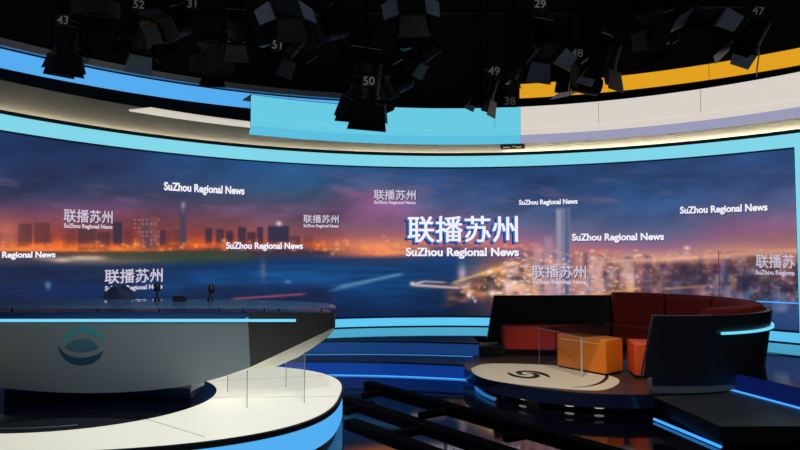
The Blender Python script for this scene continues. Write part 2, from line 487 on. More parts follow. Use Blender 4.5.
def paint(px, py):
    """the picture on the screen; px, py are coordinates across it"""
    cols = sorted(SKY)
    tabs = []
    for c in cols:
        ys = [k[0] for k in SKY[c]]
        tabs.append(np.stack([np.interp(py, ys, [k[i] for k in SKY[c]]) for i in (1, 2, 3)], -1))
    tabs = np.stack(tabs)
    j = np.clip(np.searchsorted(cols, px) - 1, 0, len(cols) - 2)
    ca = np.array(cols)
    f = np.clip((px - ca[j]) / (ca[j + 1] - ca[j]), 0, 1)
    f = f * f * (3 - 2 * f)
    idx = np.arange(px.size)
    img = tabs[j, idx] * (1 - f[:, None]) + tabs[j + 1, idx] * f[:, None]
    # cloud streaks
    n = fbm(px / 58.0 + py / 50.0, py / 26.0, 3)
    sky = np.clip((246 - py) / 30, 0, 1)
    img *= (1 + (n - 0.5)[:, None] * 0.62 * sky[:, None])
    n2 = fbm(px / 40.0 - py / 18.0, py / 10.0, 11)
    pk = np.clip((n2 - 0.56) * 4, 0, 1) * np.clip((235 - py) / 30, 0, 1) * np.clip((py - 165) / 20, 0, 1)
    img = img * (1 - 0.4 * pk[:, None]) + np.array([150, 96, 132]) * 0.4 * pk[:, None]
    # water ripples
    w = fbm(px / 30.0, py / 3.2, 21)
    wat = np.clip((py - 262) / 8, 0, 1) * np.clip((500 - px) / 40, 0, 1)
    img *= (1 + (w - 0.5)[:, None] * 0.5 * wat[:, None])

    def rect(x0, x1, y0, y1, c, a=1.0, soft=1.0):
        k = np.clip((px - x0) / soft + .5, 0, 1) * np.clip((x1 - px) / soft + .5, 0, 1) * np.clip((py - y0) / soft + .5, 0, 1) * np.clip((y1 - py) / (soft * 2) + .5, 0, 1)
        k = (k * a)[:, None]
        img[:] = img * (1 - k) + np.array(c) * k

    def dot(x, y, sx, sy, c, a=1.0):
        k = (np.exp(-((px - x) / sx) ** 2 - ((py - y) / sy) ** 2) * a)[:, None]
        img[:] = img * (1 - k) + np.array(c) * k

    def stroke(x0, y0, x1, y1, wdt, c, a=1.0):
        L = math.hypot(x1 - x0, y1 - y0)
        ux, uy = (x1 - x0) / L, (y1 - y0) / L
        t = (px - x0) * ux + (py - y0) * uy
        e = (px - x0) * -uy + (py - y0) * ux
        k = (np.exp(-(e / wdt) ** 2) * np.clip(t / 8 + .5, 0, 1) * np.clip((L - t) / 8 + .5, 0, 1) * a)[:, None]
        img[:] = img * (1 - k) + np.array(c) * k

    # far skyline, left half
    for _ in range(26):
        x = rng.uniform(-100, 340)
        h = rng.uniform(3, 9)
        rect(x, x + rng.uniform(5, 13), 238 - h + (4 if x > 230 else 0), 247, (96, 50, 58), 0.4, 2.2)
    for x0, x1, y0, y1, c, a in ((18, 32, 224, 246, (92, 56, 66), .7), (34, 50, 223, 244, (110, 62, 66), .7), (78, 96, 228, 250, (92, 62, 74), .7),
                                 (97, 110, 232, 250, (84, 58, 72), .7), (113, 122, 222, 245, (66, 54, 82), .85), (140, 158, 217, 249, (150, 92, 96), .85),
                                 (142, 150, 218, 246, (104, 76, 96), .7), (159, 166, 230, 246, (80, 58, 76), .8), (180, 186, 212, 245, (92, 76, 104), .95),
                                 (181.6, 184.6, 203, 214, (110, 104, 150), .9), (205, 212, 228, 244, (74, 56, 78), .85), (216, 224, 229, 245, (78, 56, 76), .8),
                                 (226, 233, 231, 246, (74, 52, 74), .8), (238, 246, 227, 246, (70, 54, 80), .85), (247, 256, 232, 247, (78, 52, 70), .8),
                                 (257, 263, 227, 246, (72, 54, 80), .85), (268, 289, 226, 243, (62, 58, 92), .9), (290, 300, 236, 246, (90, 60, 76), .7)):
        rect(x0, x1, y0, y1, tuple(v * .82 for v in c), min(1, a * 1.05), 1.8)
    dot(279, 223.5, 3, 2.4, (250, 220, 230), .8)
    dot(183.3, 205, 2, 3, (170, 150, 200), .7)
    for _ in range(150):   # street lights along the far bank
        x = rng.uniform(-100, 420)
        y = rng.normal(246.5, 2.6) + (2 if x > 320 else 0)
        dot(x, y, rng.uniform(1.0, 3.4), rng.uniform(.8, 1.7), (255, rng.uniform(120, 190), rng.uniform(50, 100)), rng.uniform(.3, .8))
    for x in range(135, 162, 4):
        for y in range(220, 248, 4):
            if rng.random() < .6:
                dot(x, y, 1, .9, (240, 160, 130), .6)
    for _ in range(60):   # soft glow along the bank
        x = rng.uniform(-100, 330)
        dot(x, rng.normal(246, 1.8), rng.uniform(4, 11), rng.uniform(1.5, 3), (250, rng.uniform(84, 130), rng.uniform(36, 60)), rng.uniform(.15, .4))
    dot(6, 232, 14, 18, (235, 150, 130), .35)
    rect(-30, 330, 251.5, 255, (46, 44, 56), .55, 2)
    for _ in range(30):
        x = rng.uniform(170, 330)
        dot(x, rng.normal(253, 1.8), rng.uniform(4, 10), 1.2, (60, 54, 66), .6)
    rect(105, 250, 252, 258.5, (62, 76, 54), .6, 4)
    for x, a in ((62, .9), (80, .85), (95, .8), (45, .55)):
        dot(x, 258 + (x % 5), 11, 2.4, (236, 208, 186), a * .8)
    dot(48, 285, 3, 4, (120, 150, 220), .7)
    dot(263, 270, 3, 10, (180, 130, 160), .35)
    dot(288, 282, 3, 2, (90, 150, 240), .6)
    dot(20, 275, 46, 7, (22, 34, 66), .6)
    dot(120, 272, 40, 3.5, (26, 46, 84), .5)
    rect(180, 330, 286, 330, (26, 30, 64), .5, 8)
    stroke(232, 299, 305, 294, 1.0, (190, 84, 100), .75)
    stroke(338, 287, 402, 274, 1.7, (104, 150, 205), .7)
    stroke(330, 291, 372, 282, 1.2, (90, 130, 190), .5)
    stroke(375, 254, 430, 251, 2.0, (240, 150, 100), .7)
    for _ in range(70):   # lights on the centre bank
        x = rng.uniform(318, 540)
        y = rng.normal(247, 4.5)
        dot(x, y, rng.uniform(1, 3), rng.uniform(.8, 2), (250, rng.uniform(140, 190), rng.uniform(100, 140)), rng.uniform(.2, .6))
    # causeway loop of light and the golden shore
    stroke(413, 285, 462, 288, 1.5, (240, 190, 176), .85)
    stroke(414, 284, 425, 281.5, 1.2, (240, 205, 196), .8)
    stroke(424, 281.5, 446, 282.5, 1.1, (228, 176, 170), .7)
    dot(412.5, 283.5, 2.6, 2, (250, 220, 210), .8)
    dot(462, 274, 4, 9, (232, 190, 200), .7)
    dot(466, 292, 5, 8, (220, 160, 150), .5)
    for _ in range(120):
        x = rng.uniform(448, 545)
        top = np.interp(x, [448, 468, 490, 515, 545], [290, 278, 269, 262, 262])
        y = rng.uniform(top, top + np.interp(x, [448, 545], [16, 40]))
        c = [(240, 170, 100), (250, 210, 160), (110, 70, 60), (60, 46, 60), (220, 130, 80), (40, 40, 66)][rng.integers(6)]
        dot(x, y, rng.uniform(2, 7), rng.uniform(1.2, 3.4), c, rng.uniform(.4, .85))
    stroke(452, 283, 512, 264, 1.6, (246, 196, 120), .6)
    dot(488, 280, 9, 3, (60, 52, 46), .7)
    dot(512, 288, 8, 6, (232, 196, 200), .8)
    dot(527, 296, 9, 4, (250, 170, 80), .7)
    for x0, x1, y0, y1, a in ((506, 516, 268, 296, .4), (519, 527, 276, 300, .4), (534, 541, 248, 300, .45), (545, 552, 240, 300, .4), (573, 580, 256, 302, .5), (583, 588, 270, 302, .4), (592, 602, 258, 302, .5)):
        rect(x0, x1, y0, y1, (226, 190, 192), a, 2.6)
    for _ in range(26):
        x = rng.uniform(452, 620)
        t0 = np.interp(x, [452, 490, 540, 620], [286, 272, 266, 262])
        dot(x, rng.uniform(t0, t0 + 30), rng.uniform(3, 7), rng.uniform(2, 5), (46, 38, 50), rng.uniform(.4, .75))
    rect(444, 500, 302, 330, (22, 28, 56), .4, 6)
    # tower blocks on the right
    for _ in range(170):
        x = rng.uniform(525, 800)
        u = (x - 525) / 275
        top = rng.uniform(251 + 6 * u, 296)
        wd = rng.uniform(4, 11)
        warm = rng.random()
        c = (rng.uniform(170, 235), rng.uniform(125, 165), rng.uniform(115, 150)) if warm < .5 - .25 * u else ((rng.uniform(60, 95), rng.uniform(48, 70), rng.uniform(66, 95)) if warm < .88 else (rng.uniform(110, 150), rng.uniform(115, 150), rng.uniform(160, 195)))
        rect(x, x + wd, top, top + rng.uniform(8, 30), c, rng.uniform(.25, .6), 2.8)
    for x0, x1, y0, y1, c, a in ((555.5, 570, 208, 300, (128, 122, 164), .75), (557, 561, 210, 298, (176, 160, 184), .55), (565, 569, 206, 296, (74, 84, 136), .7),
                                 (544, 553, 236, 300, (150, 124, 150), .7), (533, 543, 246, 285, (176, 132, 146), .6), (572, 580, 250, 300, (150, 108, 112), .6),
                                 (590, 603, 256, 302, (190, 150, 150), .65), (604, 612, 266, 302, (110, 84, 96), .6), (620, 634, 258, 300, (176, 130, 124), .55),
                                 (626, 634, 262, 300, (226, 170, 140), .45), (716, 730, 274, 298, (104, 122, 186), .4), (740, 754, 280, 300, (96, 116, 180), .4), (772, 788, 286, 312, (112, 136, 200), .4)):
        rect(x0, x1, y0, y1, c, a, 2.0)
    for _ in range(380):
        x = rng.uniform(525, 800)
        y = rng.uniform(250, 300)
        g = rng.random()
        c = (250, 180, 138) if g < .45 else ((246, 146, 92) if g < .75 else (230, 215, 225))
        dot(x, y, rng.uniform(.8, 2.6), rng.uniform(.7, 1.8), c, rng.uniform(.25, .8) * (1 if x < 640 else .55))
    for _ in range(70):   # dark blocks between the lights
        x = rng.uniform(600, 800)
        dot(x, rng.uniform(264, 300), rng.uniform(3, 9), rng.uniform(2, 6), (44, 36, 54), rng.uniform(.3, .7))
    for _ in range(260):
        x = rng.uniform(500, 800)
        c = [(250, 166, 112), (250, 208, 188), (246, 138, 84), (240, 196, 206)][rng.integers(4)]
        y = rng.uniform(252, 302)
        dot(x, y, rng.uniform(.7, 2.4), rng.uniform(.6, 1.5), c, rng.uniform(.4, .95) * (1.0 if x < 640 else .5))
    for _ in range(45):   # pale flares over the bright quarter
        x = rng.uniform(505, 640)
        dot(x, rng.uniform(262, 302), rng.uniform(2, 6), rng.uniform(2, 9), (238, 196, 186), rng.uniform(.2, .5))
    for _ in range(60):
        x = rng.uniform(462, 530)
        t0 = np.interp(x, [462, 490, 530], [282, 270, 264])
        dot(x, rng.uniform(t0, t0 + 26), rng.uniform(1, 3), rng.uniform(.8, 2), [(252, 214, 186), (255, 190, 120), (250, 226, 222)][rng.integers(3)], rng.uniform(.4, .9))
    stroke(600, 262, 700, 257, 1.6, (236, 176, 150), .6)
    stroke(640, 262, 800, 250, 2.2, (240, 180, 150), .5)
    stroke(585, 297, 640, 288, 1.6, (255, 180, 90), .6)
    stroke(664, 289, 705, 286, 1.2, (255, 180, 110), .6)
    rect(672, 705, 262, 290, (46, 40, 62), .45, 6)
    dot(687, 248, 3, 2, (250, 214, 200), .8)
    cool = np.clip((img[:, 2] - img[:, 0]) / 40, 0, 1)[:, None]
    img *= 1 + cool * (np.array([0.94, 1.05, 0.93]) - 1)
    return np.clip(img, 0, 255)


us = np.linspace(PHI_L, PHI_R, NU)
vs_ = np.linspace(Z_T, Z_B, NV)
UU, VV = np.meshgrid(us, vs_, indexing='ij')
X = CX + R_SCR * np.sin(UU)
Y = CY + R_SCR * np.cos(UU)
Z = VV
cp, sp = math.cos(PITCH), math.sin(PITCH)
dep = Y * cp + (Z - EYE) * sp
# the picture's own coordinates run over the screen as the photograph shows it
dep0 = np.maximum(dep, 1.5)
PXg = 400 + F_PX * X / dep0
PYg = 225 - F_PX * (-Y * sp + (Z - EYE) * cp) / dep0
img = paint(PXg.ravel(), PYg.ravel()) / 255.0
imgl = np.where(img <= 0.04045, img / 12.92, ((img + 0.055) / 1.055) ** 2.4)
wall = empty('video_wall', (CX, CY + R_SCR, 0.38), 'huge curved video wall showing a river city at dusk', 'video wall')
me = bpy.data.meshes.new('display')
co = np.stack([X.ravel(), Y.ravel(), Z.ravel()], -1)
ii, jj = np.meshgrid(np.arange(NU - 1), np.arange(NV - 1), indexing='ij')
a_ = (ii * NV + jj).ravel()
quads = np.stack([a_, a_ + 1, a_ + NV + 1, a_ + NV], -1)
me.from_pydata(co.tolist(), [], quads.tolist())
att = me.color_attributes.new('picture', 'FLOAT_COLOR', 'POINT')
att.data.foreach_set('color', np.concatenate([imgl, np.ones((imgl.shape[0], 1))], 1).astype(np.float32).ravel())
m = bpy.data.materials.new('led_picture')
m.use_nodes = True
nt = m.node_tree
b = nt.nodes['Principled BSDF']
b.inputs['Base Color'].default_value = (0.01, 0.01, 0.012, 1)
b.inputs['Roughness'].default_value = 0.6
va = nt.nodes.new('ShaderNodeVertexColor')
va.layer_name = 'picture'
nt.links.new(va.outputs['Color'], b.inputs['Emission Color'])
b.inputs['Emission Strength'].default_value = 1.0
me.materials.append(m)
disp = bpy.data.objects.new('display', me)
COL.objects.link(disp)
disp.parent = wall
disp.matrix_parent_inverse = world_of(wall).inverted()
# dark inner edge, lit border above, below and at the right end, cabinet behind
e = MB()
arc_profile(e, rect_prof(6.155, 6.20, Z_T, Z_T + 0.022), PHI_L, PHI_R, 90)
arc_profile(e, rect_prof(6.155, 6.20, Z_B - 0.03, Z_B), PHI_L, PHI_R, 90)
e.build('bezel', mat('navy_bezel', (0.006, 0.012, 0.045, 1), 0.4), wall, smooth=True)
arc_profile(MB(), rect_prof(6.12, 6.20, Z_T + 0.022, 3.185), PHI_L, PHI_R + 0.022, 90).build('border_top', FRAME, wall, smooth=True)
arc_profile(MB(), rect_prof(6.12, 6.20, 0.40, Z_B - 0.03), PHI_L, PHI_R + 0.022, 90).build('border_bottom', glow('blue_screen_border', rgb(96, 202, 244), 1.0), wall, smooth=True)
arc_profile(MB(), rect_prof(6.12, 6.20, 0.40, 3.185), PHI_R + 0.003, PHI_R + 0.022, 3).build('border_end', FRAME, wall)
arc_profile(MB(), rect_prof(6.205, 6.27, 0.38, 3.185), PHI_L, PHI_R + 0.022, 90).build('cabinet', BLACK, wall, smooth=True)


# --- captions running over the picture
def text_mesh(body, bold=0.0):
    cu = bpy.data.curves.new('t', 'FONT')
    cu.body = body
    cu.offset = bold
    cu.resolution_u = 3
    o = bpy.data.objects.new('t', cu)
    COL.objects.link(o)
    bpy.context.view_layer.update()
    me = bpy.data.meshes.new_from_object(o.evaluated_get(bpy.context.evaluated_depsgraph_get()))
    vs = np.array([v.co[:] for v in me.vertices])
    fs = [tuple(p.vertices) for p in me.polygons]
    bpy.data.objects.remove(o)
    bpy.data.curves.remove(cu)
    bpy.data.meshes.remove(me)
    return vs, fs


TXT = {'E': text_mesh('SuZhou Regional News', 0.03), 'C': text_mesh('联播苏州', 0.0),
       'Ep': text_mesh('SuZhou Regiona', 0.026), 'Cp': text_mesh('联播苏', 0.0)}


def caption(mb, key, x0, x1, yt, yb, m, dR=0.012, dx=0.0, dy=0.0, x1c=None):
    """the words between columns x0..x1 and rows yt..yb of the picture, laid on the curved screen"""
    vs, fs = TXT[key]
    lo, hi = vs.min(0), vs.max(0)
    if key[0] == 'E':   # rows are cap height and baseline: leave the descender out of the fit
        capm = 0.0, TXT['E'][0][:, 1].max()
        lo1, hi1 = capm
    else:
        lo1, hi1 = lo[1], hi[1]
    xm = (x0 + x1) / 2
    p0, zt = hit_cyl(x0 + dx, (yt + yb) / 2 + dy, R_SCR - dR)
    p1, _ = hit_cyl(x1 + dx, (yt + yb) / 2 + dy, R_SCR - dR)
    _, z1 = hit_cyl(xm + dx, yt + dy, R_SCR - dR)
    _, z0 = hit_cyl(xm + dx, yb + dy, R_SCR - dR)
    sh = ((-.010, 0), (.010, 0)) if key[0] == 'E' else ((-.015, -.010), (.015, -.010), (-.015, .010), (.015, .010), (0, 0))
    for sx_, sy_ in sh:
        _cap(mb, vs + np.array([sx_, sy_, 0]), fs, m, dR, p0, p1, z0, z1, lo, hi, lo1, hi1)


def _cap(mb, vs, fs, m, dR, p0, p1, z0, z1, lo, hi, lo1, hi1):
    out = [cyl(R_SCR - dR, p0 + (v[0] - lo[0]) / (hi[0] - lo[0]) * (p1 - p0), z0 + (v[1] - lo1) / (hi1 - lo1) * (z1 - z0)) for v in vs]
    mb.add(out, fs, m)


for x0, x1, yt, yb in ((164, 244.5, 184.5, 192.3), (226, 303, 242.3, 248.7), (-31, 55.5, 251.4, 257.6), (519, 577.5, 199.3, 204.2), (572, 664, 233.2, 240.2), (680, 767.5, 205, 212)):
    c = MB()
    caption(c, 'E', x0 + 0.8, x1 + 0.8, yt + 0.8, yb + 0.8, 1, 0.008)
    caption(c, 'E', x0, x1, yt, yb, 0)
    c.build('caption', [TXT_WHITE, TXT_NAVY], wall)
for x0, x1, yt, yb, et, eb in ((64, 112.5, 210, 222.8, 224, 228.2), (105, 162.5, 269, 282.8, 285, 289.5), (303.5, 338.5, 215, 223, 224.2, 227.2), (374, 415.5, 190, 199.8, 200.8, 203.8), (532, 586, 265.8, 277.8, 279.6, 283.6)):
    c = MB()
    caption(c, 'C', x0 + 0.8, x1 + 0.8, yt + 0.7, yb + 0.7, 1, 0.008)
    caption(c, 'C', x0, x1, yt, yb, 0)
    caption(c, 'E', x0, x1, et, eb, 0)
    c.build('caption', [TXT_DIM, TXT_NAVY], wall)
c = MB()
caption(c, 'Cp', 756, 794.6, 254.5, 268, 0)
caption(c, 'Ep', 755.5, 794.6, 270, 274.6, 0)
c.build('caption', [TXT_DIM, TXT_NAVY], wall)
c = MB()   # the large title with its blue sides
for k in range(5, 0, -1):
    caption(c, 'C', 408, 517.5, 216.2, 242.2, 1 if k < 4 else 2, 0.010 - 0.0006 * k, -0.62 * k, 0.5 * k)
caption(c, 'C', 408, 517.5, 216.2, 242.2, 0, 0.014)
caption(c, 'E', 406 + 0.8, 519 + 0.8, 247.6 + 0.9, 255.8 + 0.9, 2, 0.010)
caption(c, 'E', 406, 519, 247.6, 255.8, 0, 0.014)
c.build('title_caption', [TXT_WHITE, TXT_BLUE, TXT_NAVY], wall)

# ------------------------------------------------------------------ ring of lit fascia under the ceiling
R_F = 5.3
ph0 = hit_cyl(252, 115, R_F)[0]
ph1 = hit_cyl(520.5, 125, R_F)[0]
ph2 = D(66)


SEAM = mat('seam_grey', rgb(150, 150, 146), 0.6)


def fascia(p0, p1, mface, mlip, label, seams, name='lit_fascia'):
    o = empty(name, cyl(R_F, (p0 + p1) / 2, 3.25), label, 'light fascia', 'lit fascias of the ceiling ring')
    arc_profile(MB(), rect_prof(R_F, R_F + 0.05, 3.462, 3.79), p0, p1, 60).build('upper_panel', mface, o, smooth=True)
    arc_profile(MB(), rect_prof(R_F + 0.004, R_F + 0.05, 3.362, 3.456), p0, p1, 60).build('lower_panel', mface, o, smooth=True)
    arc_profile(MB(), [(R_F + 0.004, 3.362), (R_F + 0.03, 3.30), (R_F + 0.10, 3.25), (R_F + 0.12, 3.262), (R_F + 0.06, 3.362)], p0, p1, 60).build('lip', mlip, o, smooth=True)
    arc_profile(MB(), [(R_F + 0.051, 3.30), (R_F + 0.07, 3.30), (R_F + 0.07, 3.79), (R_F + 0.40, 3.79), (R_F + 0.40, 3.81), (R_F + 0.051, 3.81)], p0, p1, 60).build('backing', BLACK, o)
    for px, py in seams:
        a = cyl(R_F - 0.0008, hit_cyl(px, py, R_F)[0], 0)
        MB().box((a.x, a.y, 3.625), (0.004, 0.004, 0.32)).build('seam', SEAM, o)
    for q in (0.15, 0.5, 0.85):
        a = cyl(R_F + 0.25, p0 + (p1 - p0) * q, 0)
        MB().tube([(a.x, a.y, 3.81), (a.x, a.y, ZC)], 0.003, 6).build('hanger', BLACK, o)
    return o


fascia(ph0, ph1, FASCIA_CYAN, LIP_CYAN, 'cyan-lit curved fascia hanging above the centre of the screen', ((495, 122),))
fascia(ph1 + 0.0005, ph2, FASCIA_WHITE, LIP_LAV, 'white-lit curved fascia hanging above the right of the screen', ((598.5, 114), (700.5, 98)))
secs = []
for i in range(41):
    q = i / 40
    zs = 3.415
    pi, po = on_z(160, 105.5, zs), on_z(133.2, 109.6, zs)
    ai, ao = math.atan2(pi.x - CX, pi.y - CY), math.atan2(po.x - CX, po.y - CY)
    ai, ao = ai + (ph0 + 0.02 - ai) * q, ao + (ph0 + 0.02 - ao) * q
    secs.append([cyl(5.40, ai, zs), cyl(5.74, ao, zs), cyl(5.74, ao, zs + 0.02), cyl(5.40, ai, zs + 0.02)])
sof = MB().sweep(secs).build('soffit_panel', glow('soffit_wash_glow', rgb(200, 192, 178), 1.0), None, smooth=True)  # light reaching the underside from below is put in as glow
tag(sof, 'pale curved soffit strip running left from the cyan fascia', 'soffit panel')

# upper light bands on the backdrop
bo = empty('light_band', cyl(8.05, D(-45), 4.28), 'long blue curved light band high on the left', 'light band', 'curved light bands near the ceiling')
pb1 = hit_cyl(348, 100, 8.0)[0]
arc_profile(MB(), rect_prof(8.0, 8.05, 4.245, 4.51), D(-78), pb1, 60).build('diffuser', BAND_BLUE, bo, smooth=True)
arc_profile(MB(), rect_prof(7.97, 8.11, 4.555, 4.66), D(-78), pb1, 60).build('ledge', LEDGE, bo, smooth=True)
arc_profile(MB(), rect_prof(8.05, 8.11, 4.25, 4.545), D(-78), pb1, 60).build('housing', BLACK, bo, smooth=True)
yo = empty('light_band', cyl(8.05, D(30), 4.6), 'amber yellow curved light band high on the right', 'light band', 'curved light bands near the ceiling')
py0 = hit_cyl(519.5, 88, 8.0)[0]
prof = [(8.05 - 0.075 * math.cos(a), 4.735 + 0.14 * math.sin(a)) for a in np.linspace(-PI / 2, PI / 2, 9)]
arc_profile(MB(), prof, py0, D(75), 60).build('diffuser', BAND_YEL, yo, smooth=True)
arc_profile(MB(), rect_prof(8.05, 8.11, 4.57, 4.90), py0, D(75), 60).build('housing', BLACK, yo, smooth=True)

# ------------------------------------------------------------------ round lit platform under the desk
PCX, PCY, PA, PB = -3.4, 5.7, 2.87, 1.67


def sup(a, b, t, c=(PCX, PCY), e=2.8):
    ct, st = math.cos(t), math.sin(t)
    return (c[0] + a * math.copysign(abs(ct) ** (2 / e), ct), c[1] + b * math.copysign(abs(st) ** (2 / e), st))


def pell(a, b, n=160):
    return [sup(a, b, 2 * PI * k / n) for k in range(n)]


def ell(a, b, n=96, c=(PCX, PCY)):
    return [(c[0] + a * math.cos(2 * PI * k / n), c[1] + b * math.sin(2 * PI * k / n)) for k in range(n)]


pl = empty('lit_platform', (PCX, PCY, 0), 'white glowing oval platform with blue lit rim under the news desk', 'platform')
MB().prism(pell(PA - 0.02, PB - 0.02), 0.262, 0.30).build('top', DISCTOP, pl)
ring = MB()
ring.sweep([[(*sup(PA + o, PB + o, t), z) for o, z in ((-0.019, 0.30), (0.0, 0.296), (0.0, 0.255), (-0.019, 0.255))] for t in np.linspace(0, 2 * PI, 161)], caps=False)
ring.build('rim_edge', DISCEDGE, pl, smooth=True)
MB().prism(pell(PA - 0.012, PB - 0.012), 0.055, 0.254).build('rim_light', DISCBLUE, pl, smooth=True)
MB().prism(pell(PA - 0.05, PB - 0.05), 0.0, 0.054).build('base', DISCEDGE, pl, smooth=True)
MB().prism(ell(1.22, 1.1, 80, (-2.9, 5.6)), 0.3005, 0.304).build('gloss_inlay', GLOSSBLACK, pl)
sl = MB()
sl.sweep([[(-2.9 + (1.10 + o) * math.cos(t), 5.6 + (0.985 + o) * math.sin(t), z) for o, z in ((-0.008, 0.3042), (0.008, 0.3042), (0.008, 0.307), (-0.008, 0.307))] for t in np.linspace(D(205), D(296), 30)])
sl.build('led_reflection', mat('pale_reflection_line', rgb(190, 195, 200), 0.3, metal=0.4), pl)  # LED reflection in the gloss inlay, modelled as a thin arc
for pa, pb in (((212, 381), (332, 375)), ((190, 397.5), (341, 396.5)), ((140, 417), (205, 437))):
    a, b2 = on_z(*pa, 0.3004), on_z(*pb, 0.3004)
    MB().beam(a, b2, 0.005, 0.0008).build('seam', mat('floor_seam', rgb(150, 150, 145), 0.6), pl)

# ------------------------------------------------------------------ news desk
DXC = -2.64
LEAN = 0.25
DY0 = 5.15


def front_y(z):
    return DY0 + LEAN * (1.04 - z)


def on_front(px, py, off=0.0):
    d = ray(px, py)
    # plane Y = DY0 + LEAN*(1.04 - z) - off
    t = (DY0 - off + LEAN * (1.04 - EYE)) / (d.y + LEAN * d.z)
    return Vector((d.x * t, d.y * t, EYE + d.z * t))


def zb(s):
    s = abs(s)
    return float(np.interp(s, [0, .25, .5, .75, .93, 1.15, 1.38, 2.10], [.405, .411, .428, .457, .49, .55, .632, .977]))


def depth(s):
    s = min(1.0, abs(s) / 2.1)
    return 0.05 + 0.75 * math.sqrt(max(0, 1 - s ** 3.0))


desk = empty('news_desk', (DXC, 5.55, 0.30), 'long silver-grey boat-shaped news desk with blue emblem and glass top', 'desk')


def station(s, top, th=None):
    x = DXC + s
    z0 = zb(s)
    y0 = front_y(z0)
    dp = depth(s)
    return x, z0, y0, dp


def panel(s0, s1, top, n=24):
    mb = MB()
    secs = []
    for s in np.linspace(s0, s1, n):
        x, z0, y0, dp = station(s, top)
        secs.append([(x, front_y(top), top), (x, y0, z0), (x, y0 + 0.03, z0), (x, front_y(top) + 0.03, top)])
    return mb.sweep(secs)


panel(-1.385, 1.385, 1.04, 40).build('front_panel', SILVER, desk, smooth=True)
for sg in (-1, 1):
    pp = panel(*sorted((sg * 1.389, sg * 2.1)), 1.10, 12).build('end_panel', CHARCOAL, desk, smooth=True)
hull = MB()
secs = []
for s in np.linspace(-2.1, 2.1, 85):
    x, z0, y0, dp = station(s, 1.04)
    k = min(1.0, (2.1 - abs(s)) / 0.35)
    k = math.sqrt(max(k, 0.0))
    bl = float(np.interp(abs(s), [0, 1.25, 1.55, 2.1], [0.01, 0.015, 0.125, 0.135])) * k
    top = 1.075 if abs(s) > 1.387 else 1.045
    secs.append([(x, front_y(top) + 0.032, top), (x, y0 + 0.032, z0 + 0.001), (x, y0 + 0.25 * dp, z0 - bl * .75), (x, y0 + 0.5 * dp, z0 - bl),
                 (x, y0 + 0.75 * dp, z0 - bl * .5), (x, y0 + 0.93 * dp, z0 + 0.08), (x, front_y(top) + dp, max(top - 0.06, z0 + .09)), (x, front_y(top) + dp, max(top, z0 + .1))])
hull.sweep(secs)
hull.build('hull', HULLWHITE, desk, smooth=True)
dk = MB()
dk.prism([(DXC + s, DY0 + 0.036) for s in np.linspace(-2.05, 2.05, 30)] + [(DXC + s, DY0 + depth(s) - 0.02) for s in np.linspace(2.05, -2.05, 50)], 1.046, 1.098)
dk.build('deck', mat('navy_deck', (0.03, 0.07, 0.19, 1), 0.25), desk)
gl = MB()
gl.prism([(DXC + s, DY0 - 0.03) for s in np.linspace(-2.11, 2.11, 30)] + [(DXC + s, DY0 + depth(s) - 0.02) for s in np.linspace(2.11, -2.11, 60)], 1.137, 1.151)
gl.build('glass_top', DESKGLASS, desk)
for s in (-1.95, -1.2, -0.62, 0.1, 0.62, 1.12, 1.32, 1.5, 1.62, 1.98):
    MB().lathe([(0.008, 1.0985), (0.008, 1.1365)], (DXC + s, DY0 + 0.09, 0), 10).build('glass_post', CHROME, desk)
ls = MB()
secs = []
for s in np.linspace(-1.78, 1.78, 30):
    y = front_y(1.04)
    secs.append([(DXC + s, y - 0.022, 1.026), (DXC + s, y - 0.001, 1.024), (DXC + s, y - 0.001, 1.047), (DXC + s, y - 0.022, 1.044)])
ls.sweep(secs)
tag(ls.build('light_strip', LEDCYAN, desk), 'thin glowing pale blue strip')
# emblem
def blob(pts, m, mb, off=0.004):
    vs = [on_front(x, y, off) for x, y in pts]
    vb = [on_front(x, y, 0.0005) for x, y in pts]
    n = len(vs)
    mb.add(vs + vb, [tuple(range(n))] + [(i, (i + 1) % n, n + (i + 1) % n, n + i) for i in range(n)], m)


def spl(pts, n=8):
    out = []
    P = [Vector(p) for p in pts]
    for i in range(len(P) - 1):
        p0, p1, p2, p3 = P[max(i - 1, 0)], P[i], P[i + 1], P[min(i + 2, len(P) - 1)]
        for k in range(n):
            t = k / n
            out.append(0.5 * ((2 * p1) + (p2 - p0) * t + (2 * p0 - 5 * p1 + 4 * p2 - p3) * t * t + (3 * p1 - p0 - 3 * p2 + p3) * t ** 3))
    out.append(P[-1])
    return [tuple(p) for p in out]


def z6(pts):
    return [(40 + x / 6.43, 310 + y / 6.43) for x, y in pts]


emb = MB()
top_o = spl(z6([(150, 236), (146, 190), (180, 135), (230, 108), (280, 99), (335, 108), (385, 145), (410, 190), (414, 232)]))
top_i = spl(z6([(414, 232), (385, 190), (340, 162), (285, 150), (230, 158), (185, 190), (150, 236)]))
blob(top_o[:-1] + top_i[:-1], 0, emb)
len_a = spl(z6([(157, 240), (195, 207), (235, 190), (275, 186), (325, 195), (380, 240)]))
len_b = spl(z6([(380, 240), (345, 258), (300, 270), (255, 271), (205, 262), (157, 240)]))
blob(len_a[:-1] + len_b[:-1], 1, emb)
low_o = spl(z6([(119, 222), (122, 262), (150, 310), (200, 343), (260, 357), (330, 345), (385, 308), (406, 258)]))
low_i = spl(z6([(406, 258), (365, 285), (310, 303), (250, 307), (190, 295), (145, 265), (119, 222)]))
blob(low_o[:-1] + low_i[:-1], 2, emb)
tag(emb.build('emblem', [EMB_TOP, EMB_MID, EMB_LOW], desk), 'round teal swirl emblem on the desk front')
